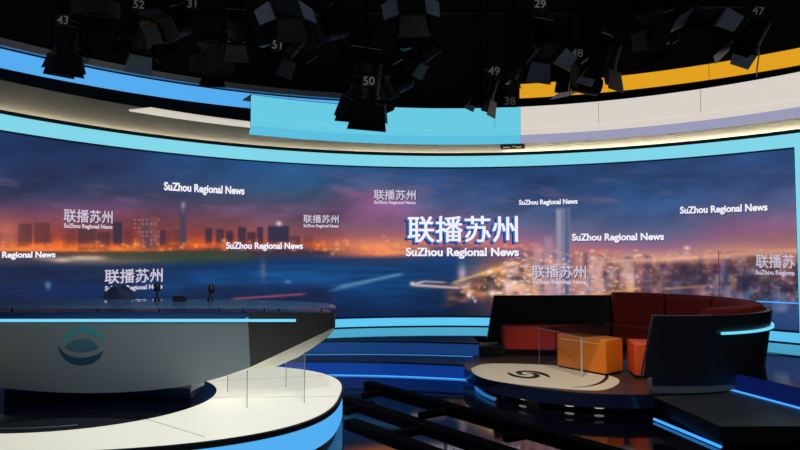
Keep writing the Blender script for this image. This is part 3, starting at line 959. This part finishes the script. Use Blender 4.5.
# pedestal and the glass box that carries the free end
pd = MB()
pd.prism([(DXC - 0.85, 5.52), (DXC + 0.80, 5.52), (DXC + 0.80, 5.9), (DXC - 0.85, 5.9)], 0.304, 0.45)
pd.build('pedestal', mat('blue_black_pedestal', (0.012, 0.035, 0.14, 1), 0.12, spec=0.6), desk, bevel=0.01)
gq = [on_z(247, 408, 0.3), on_z(304.5, 403, 0.3), on_z(286, 387, 0.3), on_z(227.6, 392, 0.3)]
for i in range(4):
    a, b2 = gq[i], gq[(i + 1) % 4]
    mb = MB()
    d = (b2 - a).normalized()
    nn = Vector((-d.y, d.x, 0)) * 0.005

    def ztop(p):
        s = p.x - DXC
        return zb(s) - 0.012 if p.y < 5.4 else zb(s) - 0.07
    a2, b3 = a + d * 0.006, b2 - d * 0.006
    vsn = [a2 - nn, b3 - nn, b3 + nn, a2 + nn]
    tz = [ztop(a2), ztop(b3), ztop(b3), ztop(a2)]
    mb.add([(v.x, v.y, 0.301) for v in vsn] + [(v.x, v.y, z) for v, z in zip(vsn, tz)], [(3, 2, 1, 0), (4, 5, 6, 7), (0, 1, 5, 4), (1, 2, 6, 5), (2, 3, 7, 6), (3, 0, 4, 7)])
    mb.build('glass_support', SUPGLASS, desk)
    mb = MB()
    mb.box((a.x, a.y, (0.301 + ztop(a)) / 2), (0.007, 0.007, ztop(a) - 0.301))
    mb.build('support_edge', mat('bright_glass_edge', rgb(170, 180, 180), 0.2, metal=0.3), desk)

# things on and behind the desk
def desk_mic(px, hgt, lean, label):
    p = on_z(px, 300.5, 1.151)
    p.y = 5.72
    p.x = (px - 400) / F_PX * 5.72
    o = empty('microphone', (p.x, p.y, 1.151), label, 'microphone', 'microphones on the news desk')
    B = mat('black_microphone', (0.004, 0.004, 0.005, 1), 0.45)
    MB().lathe([(0.028, 1.1515), (0.028, 1.163), (0.02, 1.178), (0.012, 1.19)], (p.x, p.y, 0), 16).build('base', B, o, smooth=True)
    t = Vector((p.x + lean * .6, p.y, 1.151 + hgt - 0.055))
    MB().tube(spl([(p.x, p.y, 1.18), (p.x, p.y, 1.22), tuple(t)], 4), 0.009, 8).build('stem', B, o, smooth=True)
    M = Matrix.Rotation(-lean * 6, 3, 'Y')
    MB().lathe([(0.012, -0.03), (0.026, -0.024), (0.03, 0.0), (0.028, 0.03), (0.018, 0.05), (0.004, 0.055)], tuple(t + Vector((0, 0, .005))), 14, M).build('head', B, o, smooth=True)
    MB().lathe([(0.004, 0), (0.004, 0.006)], (p.x, p.y - 0.02, 1.215), 8, Matrix.Rotation(PI / 2, 3, 'X')).build('switch', CHROME, o)


desk_mic(158, 0.165, 0.0, 'black upright desk microphone in front of the lower left caption')
desk_mic(211, 0.150, 0.02, 'black desk microphone with tilted head, right-hand one on the desk')
bx = on_z(181, 300, 1.151)
o = empty('control_box', (bx.x, 5.70, 1.151), 'small black box on the desk between the two microphones', 'box')
MB().box(((181 - 400) / F_PX * 5.7, 5.70, 1.151 + 0.024), (0.115, 0.07, 0.046)).build('body', mat('black_box', (0.005, 0.005, 0.006, 1), 0.4), o, bevel=0.008)
MB().box(((181 - 400) / F_PX * 5.7, 5.662, 1.151 + 0.02), (0.09, 0.005, 0.006)).build('trim', mat('brown_trim', rgb(90, 60, 50), 0.5), o)

ch = empty('swivel_chair', ((126 - 400) / F_PX * 6.5, 6.5, 0.30), 'dark blue swivel chair with rounded back behind the news desk', 'chair')
hx = (126 - 400) / F_PX * 6.5
bk = MB()
secs = []
for t in 1 - np.linspace(1, 0, 25) ** 1.6:
    z = 0.78 + 0.475 * t
    w = 0.165 * max(0.06, (1 - max(0, (t - .35) / .65) ** 2.6)) ** .5 + 0.02 * t
    y = 6.36 - 0.03 * t
    secs.append([(hx + w * u, y + 0.06 * u * u + dz, z) for u, dz in [(u, 0) for u in np.linspace(-1, 1, 11)] + [(u, -0.045) for u in np.linspace(1, -1, 11)]])
bk.sweep(secs)
bk.build('backrest', CHAIRBLUE, ch, smooth=True)
MB().prism([(hx + 0.24 * math.copysign(abs(math.cos(t)) ** .5, math.cos(t)), 6.62 + 0.24 * math.copysign(abs(math.sin(t)) ** .5, math.sin(t))) for t in np.linspace(0, 2 * PI, 32, endpoint=False)], 0.72, 0.79).build('seat', CHAIRBLUE, ch, bevel=0.02)
MB().beam((hx, 6.40, 0.735), (hx, 6.375, 0.95), 0.05, 0.02).build('back_bar', LAMPBODY, ch)
MB().lathe([(0.03, 0.37), (0.03, 0.55), (0.02, 0.55), (0.02, 0.715)], (hx, 6.62, 0), 12).build('gas_column', CHROME, ch, smooth=True)
for k in range(5):
    a = 2 * PI * k / 5 + 0.3
    e2 = Vector((hx + 0.26 * math.cos(a), 6.62 + 0.26 * math.sin(a), 0.362))
    lg = MB().beam((hx, 6.62, 0.38), e2, 0.04, 0.025).build('leg', CHROME, ch)
    MB().lathe([(0.028, -0.012), (0.028, 0.012)], (e2.x, e2.y, 0.3335), 12, Matrix.Rotation(PI / 2, 3, 'X')).build('castor', LAMPBODY, lg)

# ------------------------------------------------------------------ interview platform
SCX, SCY, SR = 2.27, 7.6, 1.49


def circ(r, n=80, c=(SCX, SCY), a0=0, a1=2 * PI):
    return [(c[0] + r * math.cos(a0 + (a1 - a0) * k / n), c[1] + r * math.sin(a0 + (a1 - a0) * k / n)) for k in range(n)]


sp_ = empty('round_platform', (SCX, SCY, 0), 'low round navy platform with cream logo inlay carrying the sofa', 'platform')
MB().prism(circ(SR), 0.075, 0.208).build('rim', NAVY, sp_, smooth=True)
MB().prism(circ(SR - 0.015), 0.2081, 0.2105).build('top', mat('dark_platform_top', rgb(62, 50, 46), 0.3, grain=0.15), sp_)
MB().prism(circ(SR - 0.16), 0.001, 0.0745).build('recess', GLOSSBLACK, sp_, smooth=True)
inl = spl([(471, 368.5), (475, 374.5), (490, 380), (517, 384.3), (555, 388.2), (585, 390.3), (603, 390), (615, 386), (619.5, 381), (612, 376.5), (585, 370), (560, 366.2), (538, 364.6), (505, 363.6), (482, 364.4), (471, 368.5)], 5)
MB().prism([tuple(on_z(x, y, 0.211)[:2]) for x, y in inl[:-1]], 0.2106, 0.2125).build('inlay', INLAY, sp_)
lg = MB()


def flat_stroke(mb, pts, widths, z0=0.2126, z1=0.2135):
    P = [on_z(x, y, 0.2126) for x, y in spl(pts, 6)]
    W = np.interp(np.linspace(0, 1, len(P)), np.linspace(0, 1, len(widths)), widths)
    L, Rr = [], []
    for i, p in enumerate(P):
        d = (P[min(i + 1, len(P) - 1)] - P[max(i - 1, 0)]).normalized()
        nn = Vector((-d.y, d.x, 0)) * W[i] / 2
        L.append(p + nn)
        Rr.append(p - nn)
    poly = [(p.x, p.y) for p in L] + [(p.x, p.y) for p in reversed(Rr)]
    n = len(L)
    for i in range(n - 1):
        q = [poly[i], poly[i + 1], poly[2 * n - 2 - i], poly[2 * n - 1 - i]]
        mb.prism(q, z0, z1)


flat_stroke(lg, [(508, 372.5), (513, 375.3), (522, 377.2), (531, 377.6), (537, 376), (534, 373.8), (527, 373)], [0.02, 0.07, 0.10, 0.09, 0.07, 0.06, 0.02])
flat_stroke(lg, [(549.5, 377.2), (545, 374.8), (537, 372.4), (527, 371.2), (519, 372), (521, 374.3), (528, 375.2)], [0.02, 0.07, 0.10, 0.09, 0.07, 0.06, 0.02])
tag(lg.build('logo', INKGREEN, sp_), 'black swirl logo on the cream inlay')
ar = MB()
flat_stroke(ar, [(572, 387.4), (588, 386.2), (600, 383), (606, 378.5), (607, 375.5)], [0.012, 0.03, 0.045, 0.045, 0.03])
ar.build('inlay_arc', INKGREEN, sp_)
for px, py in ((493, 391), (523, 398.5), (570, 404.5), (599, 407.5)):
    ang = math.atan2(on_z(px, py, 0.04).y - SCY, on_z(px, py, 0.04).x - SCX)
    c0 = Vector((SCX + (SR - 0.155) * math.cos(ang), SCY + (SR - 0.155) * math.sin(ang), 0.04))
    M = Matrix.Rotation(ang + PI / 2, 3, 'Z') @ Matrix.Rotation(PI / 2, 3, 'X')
    MB().lathe([(0.026, -0.006), (0.03, 0.0), (0.022, 0.008)], c0, 16, M @ Matrix.Diagonal((1.7, 0.4, 1))).build('recess_glint', GLINTWHITE, sp_)  # white reflections on the recess wall built as glowing ovals
bl = MB()
bl.sweep([[(SCX + (SR - 0.14 + o) * math.cos(t), SCY + (SR - 0.14 + o) * math.sin(t), z) for o, z in ((-0.012, 0.03), (0.006, 0.03), (0.006, 0.06), (-0.012, 0.06))] for t in np.linspace(D(160), D(206), 24)])
bl.build('blue_light', LEDBLUE, sp_)

# ------------------------------------------------------------------ dark wing steps at the lower right
st = empty('dark_step', (3.6, 5.5, 0), 'dark angular step with blue light under its edge, lower right', 'step')
P0, P1 = on_z(648, 394, 0.19), on_z(720, 426, 0.19)
Q0, Q1 = on_z(731, 390, 0.19), on_z(800, 408.6, 0.19)
qd = (Q1 - Q0).normalized()
Q2 = Q1 + qd * 1.2
poly = [(P0.x, P0.y), (P1.x, P1.y), (6.5, P1.y - 0.02), (6.5, Q2.y), (Q2.x, Q2.y), (Q0.x, Q0.y)]
poly = [(P0.x, P0.y), (P1.x, P1.y), (4.6, P1.y), (Q2.x + 0.2, Q2.y), (Q1.x, Q1.y), (Q0.x, Q0.y)]
poly = [(P0.x, P0.y), (P1.x, P1.y), (Q1.x + (Q1.y - P1.y) / -qd.y * qd.x, P1.y), (Q0.x, Q0.y), (Q0.x - 0.25, Q0.y + 0.02)]
cen = Vector((sum(p[0] for p in poly) / len(poly), sum(p[1] for p in poly) / len(poly), 0))
MB().prism(poly, 0.06, 0.1855).build('body', mat('black_step_body', (0.003, 0.003, 0.004, 1), 0.5), st)
MB().prism(poly, 0.1856, 0.19).build('tread', STEPTOP, st)
MB().prism([(p[0] + (cen.x - p[0]) * .09, p[1] + (cen.y - p[1]) * .07) for p in poly], 0.001, 0.0595).build('base', NAVY, st)
F0, F1 = on_z(654, 419, 0.02), on_z(721, 447, 0.02)
MB().beam(F0, F1, 0.02, 0.018).build('light_strip', LEDBLUE, st)
# raised wing behind it
wg = [(Q0.x + 0.004, Q0.y), (Q1.x + 0.004, Q1.y), (Q2.x, Q2.y), (Q2.x + 0.5, 3.6), (7.6, 3.6), (7.6, 7.2), (4.95, 8.0), (4.3, 8.35)] + [(2.75 + 1.30 * math.cos(t), 7.4 + 1.30 * math.sin(t)) for t in np.linspace(D(38), D(-54), 20)]
struct(MB().prism(wg, 0.0, 0.375), 'floor_stage_wing', DECK)
wr = MB()
wr.beam((Q0.x - 0.004, Q0.y, 0.288), (Q2.x - 0.004, Q2.y, 0.288), 0.008, 0.165)
struct(wr, 'trim_riser_3', mat('dim_blue_riser', (0.008, 0.02, 0.10, 1), 0.25, emit=rgb(10, 28, 92), strength=0.6))
s = MB().beam((Q0.x - 0.014, Q0.y, 0.198), (Q2.x - 0.014, Q2.y, 0.198), 0.012, 0.014)
struct(s, 'trim_led_3', LEDBLUE)

# ------------------------------------------------------------------ sofa
KX, KY = 2.75, 7.4
sofa = empty('curved_sofa', (KX, KY, 0.2105), 'dark red curved sofa with black outer shell on the round platform', 'sofa')


def path(u, r):
    """u from 0 (near left end) round the right to 1 (far end), then left along the straight back"""
    t0, t1 = -104.5, 90.0
    arc = D(t1 - t0) * 1.4
    tot = arc + 1.54
    q = u * tot
    if q <= arc:
        t = D(t0) + q / 1.4
        return (KX + r * math.cos(t), KY + r * math.sin(t))
    return (KX - (q - arc), KY + r - (q - arc) * 0.05)


def sweep_path(u0, u1, prof, n=70):
    secs = []
    for u in np.linspace(u0, u1, n):
        secs.append([(*path(u + du, r), z) for r, z, du in prof])
    return MB().sweep(secs)


ARC = D(194.5) * 1.4
TOT = ARC + 1.54


def ut(t):
    return (D(t + 104.5) * 1.4) / TOT


def shell_sweep(prof, n=90, lo=0.0, hi=0.995):
    # both free ends are cut on the slant: the foot reaches further than the top
    secs = []
    for q in np.linspace(0, 1, n):
        row = []
        for r, z in prof:
            f = (z - 0.386) / 0.6
            row.append((*path(lo - 0.006 + 0.014 * f + q * (hi + 0.006 - 0.018 * f - lo + 0.006 - 0.014 * f), r), z))
        secs.append(row)
    return MB().sweep(secs)


shell_sweep([(1.30, 0.386), (1.36, 0.386), (1.44, 0.985), (1.385, 0.985)]).build('shell', SHELL, sofa, smooth=True)
shell_sweep([(1.382, 0.9855), (1.443, 0.9855), (1.443, 0.991), (1.382, 0.991)]).build('shell_edge', SHELLEDGE, sofa, smooth=True)
sweep_path(-0.0095, -0.0065, [(1.30, 0.386, -0.002), (1.36, 0.386, -0.002), (1.44, 0.985, 0.016), (1.385, 0.985, 0.016)], 2).build('end_cap', SHELLEDGE, sofa)
sweep_path(0.01, ut(-54), [(0.98, 0.2126, 0), (1.24, 0.2126, 0), (1.24, 0.385, 0), (0.98, 0.385, 0)], 20).build('plinth', PLINTH, sofa, smooth=True)
sweep_path(ut(-53), ut(90), [(0.98, 0.3755, 0), (1.24, 0.3755, 0), (1.24, 0.385, 0), (0.98, 0.385, 0)], 30).build('plinth', PLINTH, sofa, smooth=True)
BASEBLK = mat('black_base', (0.004, 0.004, 0.006, 1), 0.5)
MB().prism([(KX, KY + 0.82), (KX, KY + 1.36), (1.10, KY + 1.30), (1.10, KY + 1.05), (1.42, KY + 0.92)], 0.2128, 0.304).build('plinth', BASEBLK, sofa)
MB().prism([(KX, KY + 1.26), (KX, KY + 1.37), (1.36, KY + 1.33), (1.36, KY + 1.22)], 0.3045, 0.386).build('plinth', BASEBLK, sofa)
MB().box((1.235, KY + 1.12, 0.279), (0.33, 0.36, 0.132)).build('end_block', BASEBLK, sofa, bevel=0.01)
for t0, t1 in ((-76, -22), (-20.5, 16), (17.2, 48), (49.2, 81)):
    sweep_path(ut(t0), ut(t1), [(1.13, 0.62, 0), (1.31, 0.62, 0), (1.365, 0.96, 0), (1.35, 1.04, 0), (1.21, 1.045, 0), (1.16, 1.0, 0)], 18).build('back_cushion', REDSEAT, sofa, bevel=0.018)
for t0, t1 in ((-40, 0), (0.8, 44), (44.8, 88)):
    sweep_path(ut(t0), ut(t1), [(0.78, 0.3865, 0), (1.12, 0.3865, 0), (1.12, 0.63, 0), (0.78, 0.63, 0)], 14).build('seat_cushion', REDSEAT, sofa, bevel=0.025)
for x0, x1 in ((1.385, 2.05), (2.06, 2.74)):
    MB().prism([(x0, KY + 0.86 - 0.10 * (x0 - 1.385)), (x1, KY + 0.86 - 0.10 * (x1 - 1.385)), (x1, KY + 1.25), (x0, KY + 1.215)], 0.3055, 0.605).build('seat_cushion', REDSEAT, sofa, bevel=0.025)
sweep_path(ut(-76), ut(10), [(1.422, 0.805, 0), (1.45, 0.805, 0), (1.45, 0.828, 0), (1.425, 0.828, 0)], 30).build('light_strip', LEDCYAN, sofa, smooth=True)

# ------------------------------------------------------------------ glass table and stools
A, B = on_z(539.5, 364, 0.2126), on_z(582, 377, 0.2126)
tx = (B - A).normalized()
ty = Vector((-tx.y, tx.x, 0))
tb = empty('glass_table', ((A + B) / 2 + ty * 0.6), 'clear glass coffee table standing over the orange stool', 'table')
L2 = (B - A).length
TL = 1.12


def tpt(a, b):
    return A + tx * a + ty * b


def quad(a0, a1, b0, b1, z0, z1):
    return MB().prism([tuple(tpt(a0, b0)[:2]), tuple(tpt(a1, b0)[:2]), tuple(tpt(a1, b1)[:2]), tuple(tpt(a0, b1)[:2])], z0, z1)


quad(-0.01, L2 + 0.01, -0.005, TL, 0.652, 0.664).build('glass_top', GLASSTOP, tb)
quad(0.0, L2, 0.0, 0.01, 0.2128, 0.6515).build('end_panel', GLASS, tb)
quad(0.0, L2, TL - 0.03, TL - 0.02, 0.2128, 0.6515).build('end_panel', GLASS, tb)
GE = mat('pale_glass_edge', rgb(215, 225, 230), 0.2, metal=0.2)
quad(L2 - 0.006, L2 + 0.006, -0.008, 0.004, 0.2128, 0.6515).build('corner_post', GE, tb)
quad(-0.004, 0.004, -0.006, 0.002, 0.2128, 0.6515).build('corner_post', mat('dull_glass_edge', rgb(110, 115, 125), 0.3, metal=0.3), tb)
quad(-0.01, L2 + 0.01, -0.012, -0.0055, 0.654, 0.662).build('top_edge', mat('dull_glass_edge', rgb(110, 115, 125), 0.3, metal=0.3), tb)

S0, S1 = on_z(557, 367, 0.2126), on_z(606, 376.2, 0.2126)
sx = (S1 - S0).normalized()
sy = Vector((-sx.y, sx.x, 0))
sl_ = (S1 - S0).length
s1 = empty('block_stool', (S0 + S1) / 2 + sy * 0.17, 'bright orange block stool under the glass table', 'stool', 'orange block stools')


def block(orig, ux, uy, L, W, z0, z1):
    pts = [orig, orig + ux * L, orig + ux * L + uy * W, orig + uy * W]
    return MB().prism([(p.x, p.y) for p in pts], z0, z1)


block(S0, sx, sy, sl_, 0.33, 0.2325, 0.612).build('body', ORANGE, s1, bevel=0.02)
block(S0 + sx * .02 + sy * .02, sx, sy, sl_ - .04, 0.29, 0.2138, 0.232).build('base', LAMPBODY, s1)
block(S0 + sx * 0.05 - sy * 0.003, sx, sy, sl_ * 0.80, 0.006, 0.556, 0.566).build('front_strip', mat('pale_strip', rgb(250, 215, 160), 0.4), s1)  # narrow pale strip across the upper front
S2 = on_z(635, 378, 0.2126)
s2 = empty('block_stool', S2 + Vector((0.2, 0.12, 0)), 'rust orange block stool half hidden by the black sofa shell', 'stool', 'orange block stools')
ux, uy = Vector((math.cos(D(-8)), math.sin(D(-8)), 0)), Vector((math.sin(D(8)), math.cos(D(8)), 0))
block(S2, ux, uy, 0.42, 0.40, 0.2325, 0.59).build('body', RUST, s2, bevel=0.02)
block(S2 + ux * .02 + uy * .02, ux, uy, 0.38, 0.36, 0.2138, 0.232).build('base', LAMPBODY, s2)

# glass screen behind the sofa
gs = empty('glass_screen', (4.95, 8.3, 0.38), 'clear upright glass panel behind the right end of the sofa', 'glass panel')
g0, g1 = Vector((318.5 / F_PX * 8.45, 8.45, 0)), Vector((5.6, 7.3, 0))
MB().beam((g0.x, g0.y, 1.0), (g1.x, g1.y, 1.0), 0.012, 1.23).build('pane', GLASS, gs)
MB().beam((g0.x - .004, g0.y, 0.39), (g0.x - .004, g0.y, 1.615), 0.006, 0.006).build('edge', mat('pale_pane_edge', rgb(220, 225, 235), 0.6), gs)
dd = (g1 - g0)
MB().beam((g0.x + dd.x * .25, g0.y + dd.y * .25 - .012, 0.955), (g1.x, g1.y - .012, 0.955), 0.010, 0.014).build('light_strip', LEDBLUE, gs)

# ------------------------------------------------------------------ camera track on the floor
tr = empty('camera_track', (0.6, 6.0, 0), 'black lattice camera track lying on the glossy floor', 'camera track')
rd = Vector((0.632, -0.775, 0)).normalized()
ra, rb, rc = on_z(367.5, 386, 0.0), on_z(344, 401, 0.0), on_z(343.5, 421, 0.0)
for p, L, w, h in ((ra, 4.2, 0.11, 0.055), (rb, 4.2, 0.14, 0.045), (rc + rd * 0.1, 3.6, 0.13, 0.04)):
    MB().beam((p.x, p.y, h / 2 + 0.001), (p.x + rd.x * L, p.y + rd.y * L, h / 2 + 0.001), w, h).build('rail', RAIL, tr)
for pa, pb, w in (((363, 394.5), (388, 389), 0.06), ((420, 414), (452, 408), 0.07), ((345, 410), (372, 402), 0.07), ((392, 433), (432, 426), 0.08), ((505, 436), (540, 430), .07), ((460, 455), (500, 446), .08)):
    a, b2 = on_z(*pa, 0.02), on_z(*pb, 0.02)
    MB().beam((a.x, a.y, 0.016), (b2.x, b2.y, 0.016), w, 0.03).build('crosstie', RAIL, tr)

# ------------------------------------------------------------------ lighting grid
for k, y in enumerate((5.2, 6.6, 8.0, 9.4, 10.6)):
    g = MB().tube([(-7.5, y, 5.75), (8.5, y, 5.75)], 0.03, 8)
    for x in (-6, -2, 2, 6):
        g.tube([(x, y, 5.75), (x, y, ZC)], 0.015, 6)
    struct(g, 'beam_%d' % (k + 1), LAMPBODY)


def lens_ring(n=4):
    pass


def studio_lamp(px, py, y, yaw, tilt, sc, label, num=None, npos=None, spread=28, gold=False, pale=()):
    c = on_y(px, py, y)
    o = empty('studio_lamp', c, label, 'studio lamp', 'studio lamps hanging from the grid')
    R = Matrix.Rotation(D(yaw), 3, 'Z') @ Matrix.Rotation(D(tilt), 3, 'X') * 1.0
    S = Matrix.Diagonal((sc, sc, sc))
    M = R @ S
    b = MB()
    b.lathe([(0.03, 0.20), (0.10, 0.19), (0.115, 0.165), (0.115, 0.13), (0.105, 0.125), (0.105, 0.115), (0.115, 0.11), (0.115, 0.075), (0.105, 0.07), (0.105, 0.06), (0.118, 0.055), (0.118, -0.09), (0.132, -0.095), (0.132, -0.125), (0.11, -0.125)], c, 24, M)
    b.build('housing', LAMPBODY, o, smooth=True)
    MB().lathe([(0.004, -0.104), (0.06, -0.112), (0.108, -0.122), (0.108, -0.1), (0.004, -0.09)], c, 24, M).build('lens', LENS, o, smooth=True)
    if gold:
        MB().lathe([(0.05, 0.206), (0.085, 0.2), (0.1, 0.194), (0.1, 0.191), (0.05, 0.2005)], c, 20, M).build('rear_cap', GOLD, o, smooth=True)
    fr = MB()
    for q in range(4):
        Q = Matrix.Rotation(q * PI / 2, 3, 'Z')
        fr.add([M @ (Q @ Vector(v)) + c for v in ((-.145, -.145, -.126), (.145, -.145, -.126), (.118, -.118, -.126), (-.118, -.118, -.126), (-.145, -.145, -.145), (.145, -.145, -.145), (.118, -.118, -.145), (-.118, -.118, -.145))],
               [(3, 2, 1, 0), (4, 5, 6, 7), (0, 1, 5, 4), (1, 2, 6, 5), (2, 3, 7, 6), (3, 0, 4, 7)])
    fr.build('barn_door_frame', LAMPBODY, o)
    for q in range(4):
        Q = Matrix.Rotation(q * PI / 2, 3, 'Z')
        sp = D(spread + (14 if q % 2 else 0))
        ln = 0.17 if q % 2 else 0.22
        y0 = -0.147
        vs = []
        for th in (0, 0.005):
            for u, v in ((-.125, 0), (.125, 0), (.17 if q % 2 == 0 else .10, ln), (-.17 if q % 2 == 0 else -.10, ln)):
                vs.append(M @ (Q @ Vector((u, y0 - v * math.sin(sp) - th * math.cos(sp), -0.147 - v * math.cos(sp) + th * math.sin(sp)))) + c)
        MB().add(vs, [(3, 2, 1, 0), (4, 5, 6, 7), (0, 1, 5, 4), (1, 2, 6, 5), (2, 3, 7, 6), (3, 0, 4, 7)]).build('barn_door', LEAFLIT if q in pale else LEAF, o)
    Y = Matrix.Rotation(D(yaw), 3, 'Z') @ S
    yk = MB()
    for s in (-1, 1):
        a = c + Y @ Vector((s * 0.15, 0, -0.02))
        b2 = c + Y @ Vector((s * 0.15, 0, 0.29))
        yk.beam(a, b2, 0.03 * sc, 0.012 * sc)
        yk.lathe([(0.025, -0.02), (0.025, 0.02)], c + Y @ Vector((s * 0.14, 0, 0)), 10, Y @ Matrix.Rotation(PI / 2, 3, 'Y'))
    yk.beam(c + Y @ Vector((-0.156, 0, 0.29)), c + Y @ Vector((0.156, 0, 0.29)), 0.03 * sc, 0.012 * sc)
    yk.build('yoke', LAMPBODY, o)
    top = 5.72
    zy = c.z + 0.29 * sc
    if zy < top - 0.1:
        p = MB()
        p.tube([(c.x, c.y, zy), (c.x, c.y, top - 0.05)], 0.016, 8)
        p.tube([(c.x, c.y, (zy + top) / 2), (c.x, c.y, top - .05)], 0.024, 8)
        p.build('pole', LAMPBODY, o, smooth=True)
    MB().box((c.x, c.y, max(top - 0.02, zy + .02)), (0.07, 0.09, 0.09)).build('clamp', LAMPBODY, o, bevel=0.01)
    if num:
        t = on_y(npos[0], npos[1], y - 0.34)
        vs, fs = text_mesh(num, 0.012)
        lo, hi = vs.min(0), vs.max(0)
        hgt = 8.2 / F_PX * y
        k = hgt / (hi[1] - lo[1])
        rl = random.uniform(-.14, .14)
        out = []
        for v in vs:
            a, z = (v[0] - (lo[0] + hi[0]) / 2) * k, (v[1] - (lo[1] + hi[1]) / 2) * k
            a, z = a * math.cos(rl) - z * math.sin(rl), a * math.sin(rl) + z * math.cos(rl)
            out.append((t.x + a, t.y - 0.006, t.z + z))
        w = (hi[0] - lo[0]) * k
        cd_ = MB().box((t.x, t.y, t.z), (w * 1.35, 0.008, hgt * 1.5))
        cd_.beam((t.x, t.y, t.z), (c.x, c.y, max(t.z, zy)), 0.012, 0.012)
        tg = cd_.build('number_tag', TAGBLACK, o)
        MB().add(out, fs).build('digits', TAGWHITE, tg)
    return o


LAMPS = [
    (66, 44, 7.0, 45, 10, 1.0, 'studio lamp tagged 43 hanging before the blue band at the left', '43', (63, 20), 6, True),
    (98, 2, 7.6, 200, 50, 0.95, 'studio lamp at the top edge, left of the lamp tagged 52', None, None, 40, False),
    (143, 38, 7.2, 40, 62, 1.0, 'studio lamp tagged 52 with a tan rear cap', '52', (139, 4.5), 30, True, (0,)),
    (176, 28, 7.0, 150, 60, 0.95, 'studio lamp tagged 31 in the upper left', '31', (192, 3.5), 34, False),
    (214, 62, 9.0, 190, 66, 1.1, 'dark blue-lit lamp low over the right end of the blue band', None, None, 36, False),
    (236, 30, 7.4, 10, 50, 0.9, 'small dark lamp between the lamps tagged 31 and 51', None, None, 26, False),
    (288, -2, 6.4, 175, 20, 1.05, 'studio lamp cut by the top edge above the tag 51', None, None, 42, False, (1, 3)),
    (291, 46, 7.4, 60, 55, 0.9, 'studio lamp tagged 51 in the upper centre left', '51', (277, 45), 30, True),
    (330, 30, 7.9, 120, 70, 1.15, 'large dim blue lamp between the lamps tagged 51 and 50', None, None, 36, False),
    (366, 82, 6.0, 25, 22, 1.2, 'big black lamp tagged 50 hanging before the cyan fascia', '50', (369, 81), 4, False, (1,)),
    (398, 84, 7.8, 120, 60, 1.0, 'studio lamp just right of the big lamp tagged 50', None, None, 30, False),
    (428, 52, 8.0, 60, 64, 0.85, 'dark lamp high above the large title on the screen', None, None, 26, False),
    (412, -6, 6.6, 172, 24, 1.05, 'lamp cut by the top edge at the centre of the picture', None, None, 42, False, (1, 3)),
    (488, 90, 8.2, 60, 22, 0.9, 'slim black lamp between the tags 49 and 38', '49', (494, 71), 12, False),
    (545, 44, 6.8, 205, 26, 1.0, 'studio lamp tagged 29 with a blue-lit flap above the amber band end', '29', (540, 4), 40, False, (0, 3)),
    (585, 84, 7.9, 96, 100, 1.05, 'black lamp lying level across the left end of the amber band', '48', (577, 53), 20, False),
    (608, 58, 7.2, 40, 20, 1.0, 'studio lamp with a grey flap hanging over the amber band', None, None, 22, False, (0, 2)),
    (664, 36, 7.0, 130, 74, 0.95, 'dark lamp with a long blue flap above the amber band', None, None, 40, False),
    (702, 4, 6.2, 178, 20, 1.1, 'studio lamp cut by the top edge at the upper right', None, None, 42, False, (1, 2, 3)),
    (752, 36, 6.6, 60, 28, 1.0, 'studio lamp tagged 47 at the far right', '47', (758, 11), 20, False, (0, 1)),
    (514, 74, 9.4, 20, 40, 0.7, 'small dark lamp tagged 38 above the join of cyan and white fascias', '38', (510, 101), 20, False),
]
for a in LAMPS:
    studio_lamp(*a[:7], num=a[7], npos=a[8], spread=a[9], gold=a[10], pale=a[11] if len(a) > 11 else ())

# ------------------------------------------------------------------ lights of the studio and added fills
def spot(name, loc, to, power, size, blend, col, rad=0.15):
    l = bpy.data.lights.new(name, 'SPOT')
    l.energy = power
    l.spot_size = D(size)
    l.spot_blend = blend
    l.color = col
    l.shadow_soft_size = rad
    o = bpy.data.objects.new(name, l)
    o.location = loc
    o.rotation_euler = (Vector(to) - Vector(loc)).to_track_quat('-Z', 'Y').to_euler()
    COL.objects.link(o)
    return o


spot('key_interview', (0.6, 4.2, 5.4), (1.8, 7.1, 0.3), 820, 25, 0.6, (1.0, 0.90, 0.76))
spot('key_desk', (0.2, 0.4, 4.6), (-1.45, 5.2, 0.8), 720, 36, 0.9, (0.84, 0.92, 1.0))
spot('added_fill_sofa', (2.6, 0.4, 5.4), (3.2, 5.6, 0.2), 270, 40, 0.9, (0.92, 0.96, 1.0))  # added soft fill for the dark sofa shell, no visible lamp
for az in (-24, 0, 24):   # added unseen spots washing the grid so the number tags show
    v = Vector((math.sin(D(az)) * math.cos(D(31)), math.cos(D(az)) * math.cos(D(31)), math.sin(D(31))))
    p = Vector((0.3, -1.0, 0.6))
    spot('added_grid_spot', p, p + v, 190, 31, 0.35, (0.86, 0.93, 1.0), 0.05)

w = bpy.data.worlds.new('studio_dark')
w.use_nodes = True
w.node_tree.nodes['Background'].inputs['Color'].default_value = (0.004, 0.005, 0.009, 1)
w.node_tree.nodes['Background'].inputs['Strength'].default_value = 1.0
scene.world = w

scene.view_settings.view_transform = 'Standard'
scene.view_settings.look = 'None'
scene.view_settings.gamma = 1.0
scene.view_settings.use_curve_mapping = False
scene.view_settings.exposure = 0.0
scene.cycles.use_denoising = True
scene.cycles.max_bounces = 8
scene.cycles.transparent_max_bounces = 16
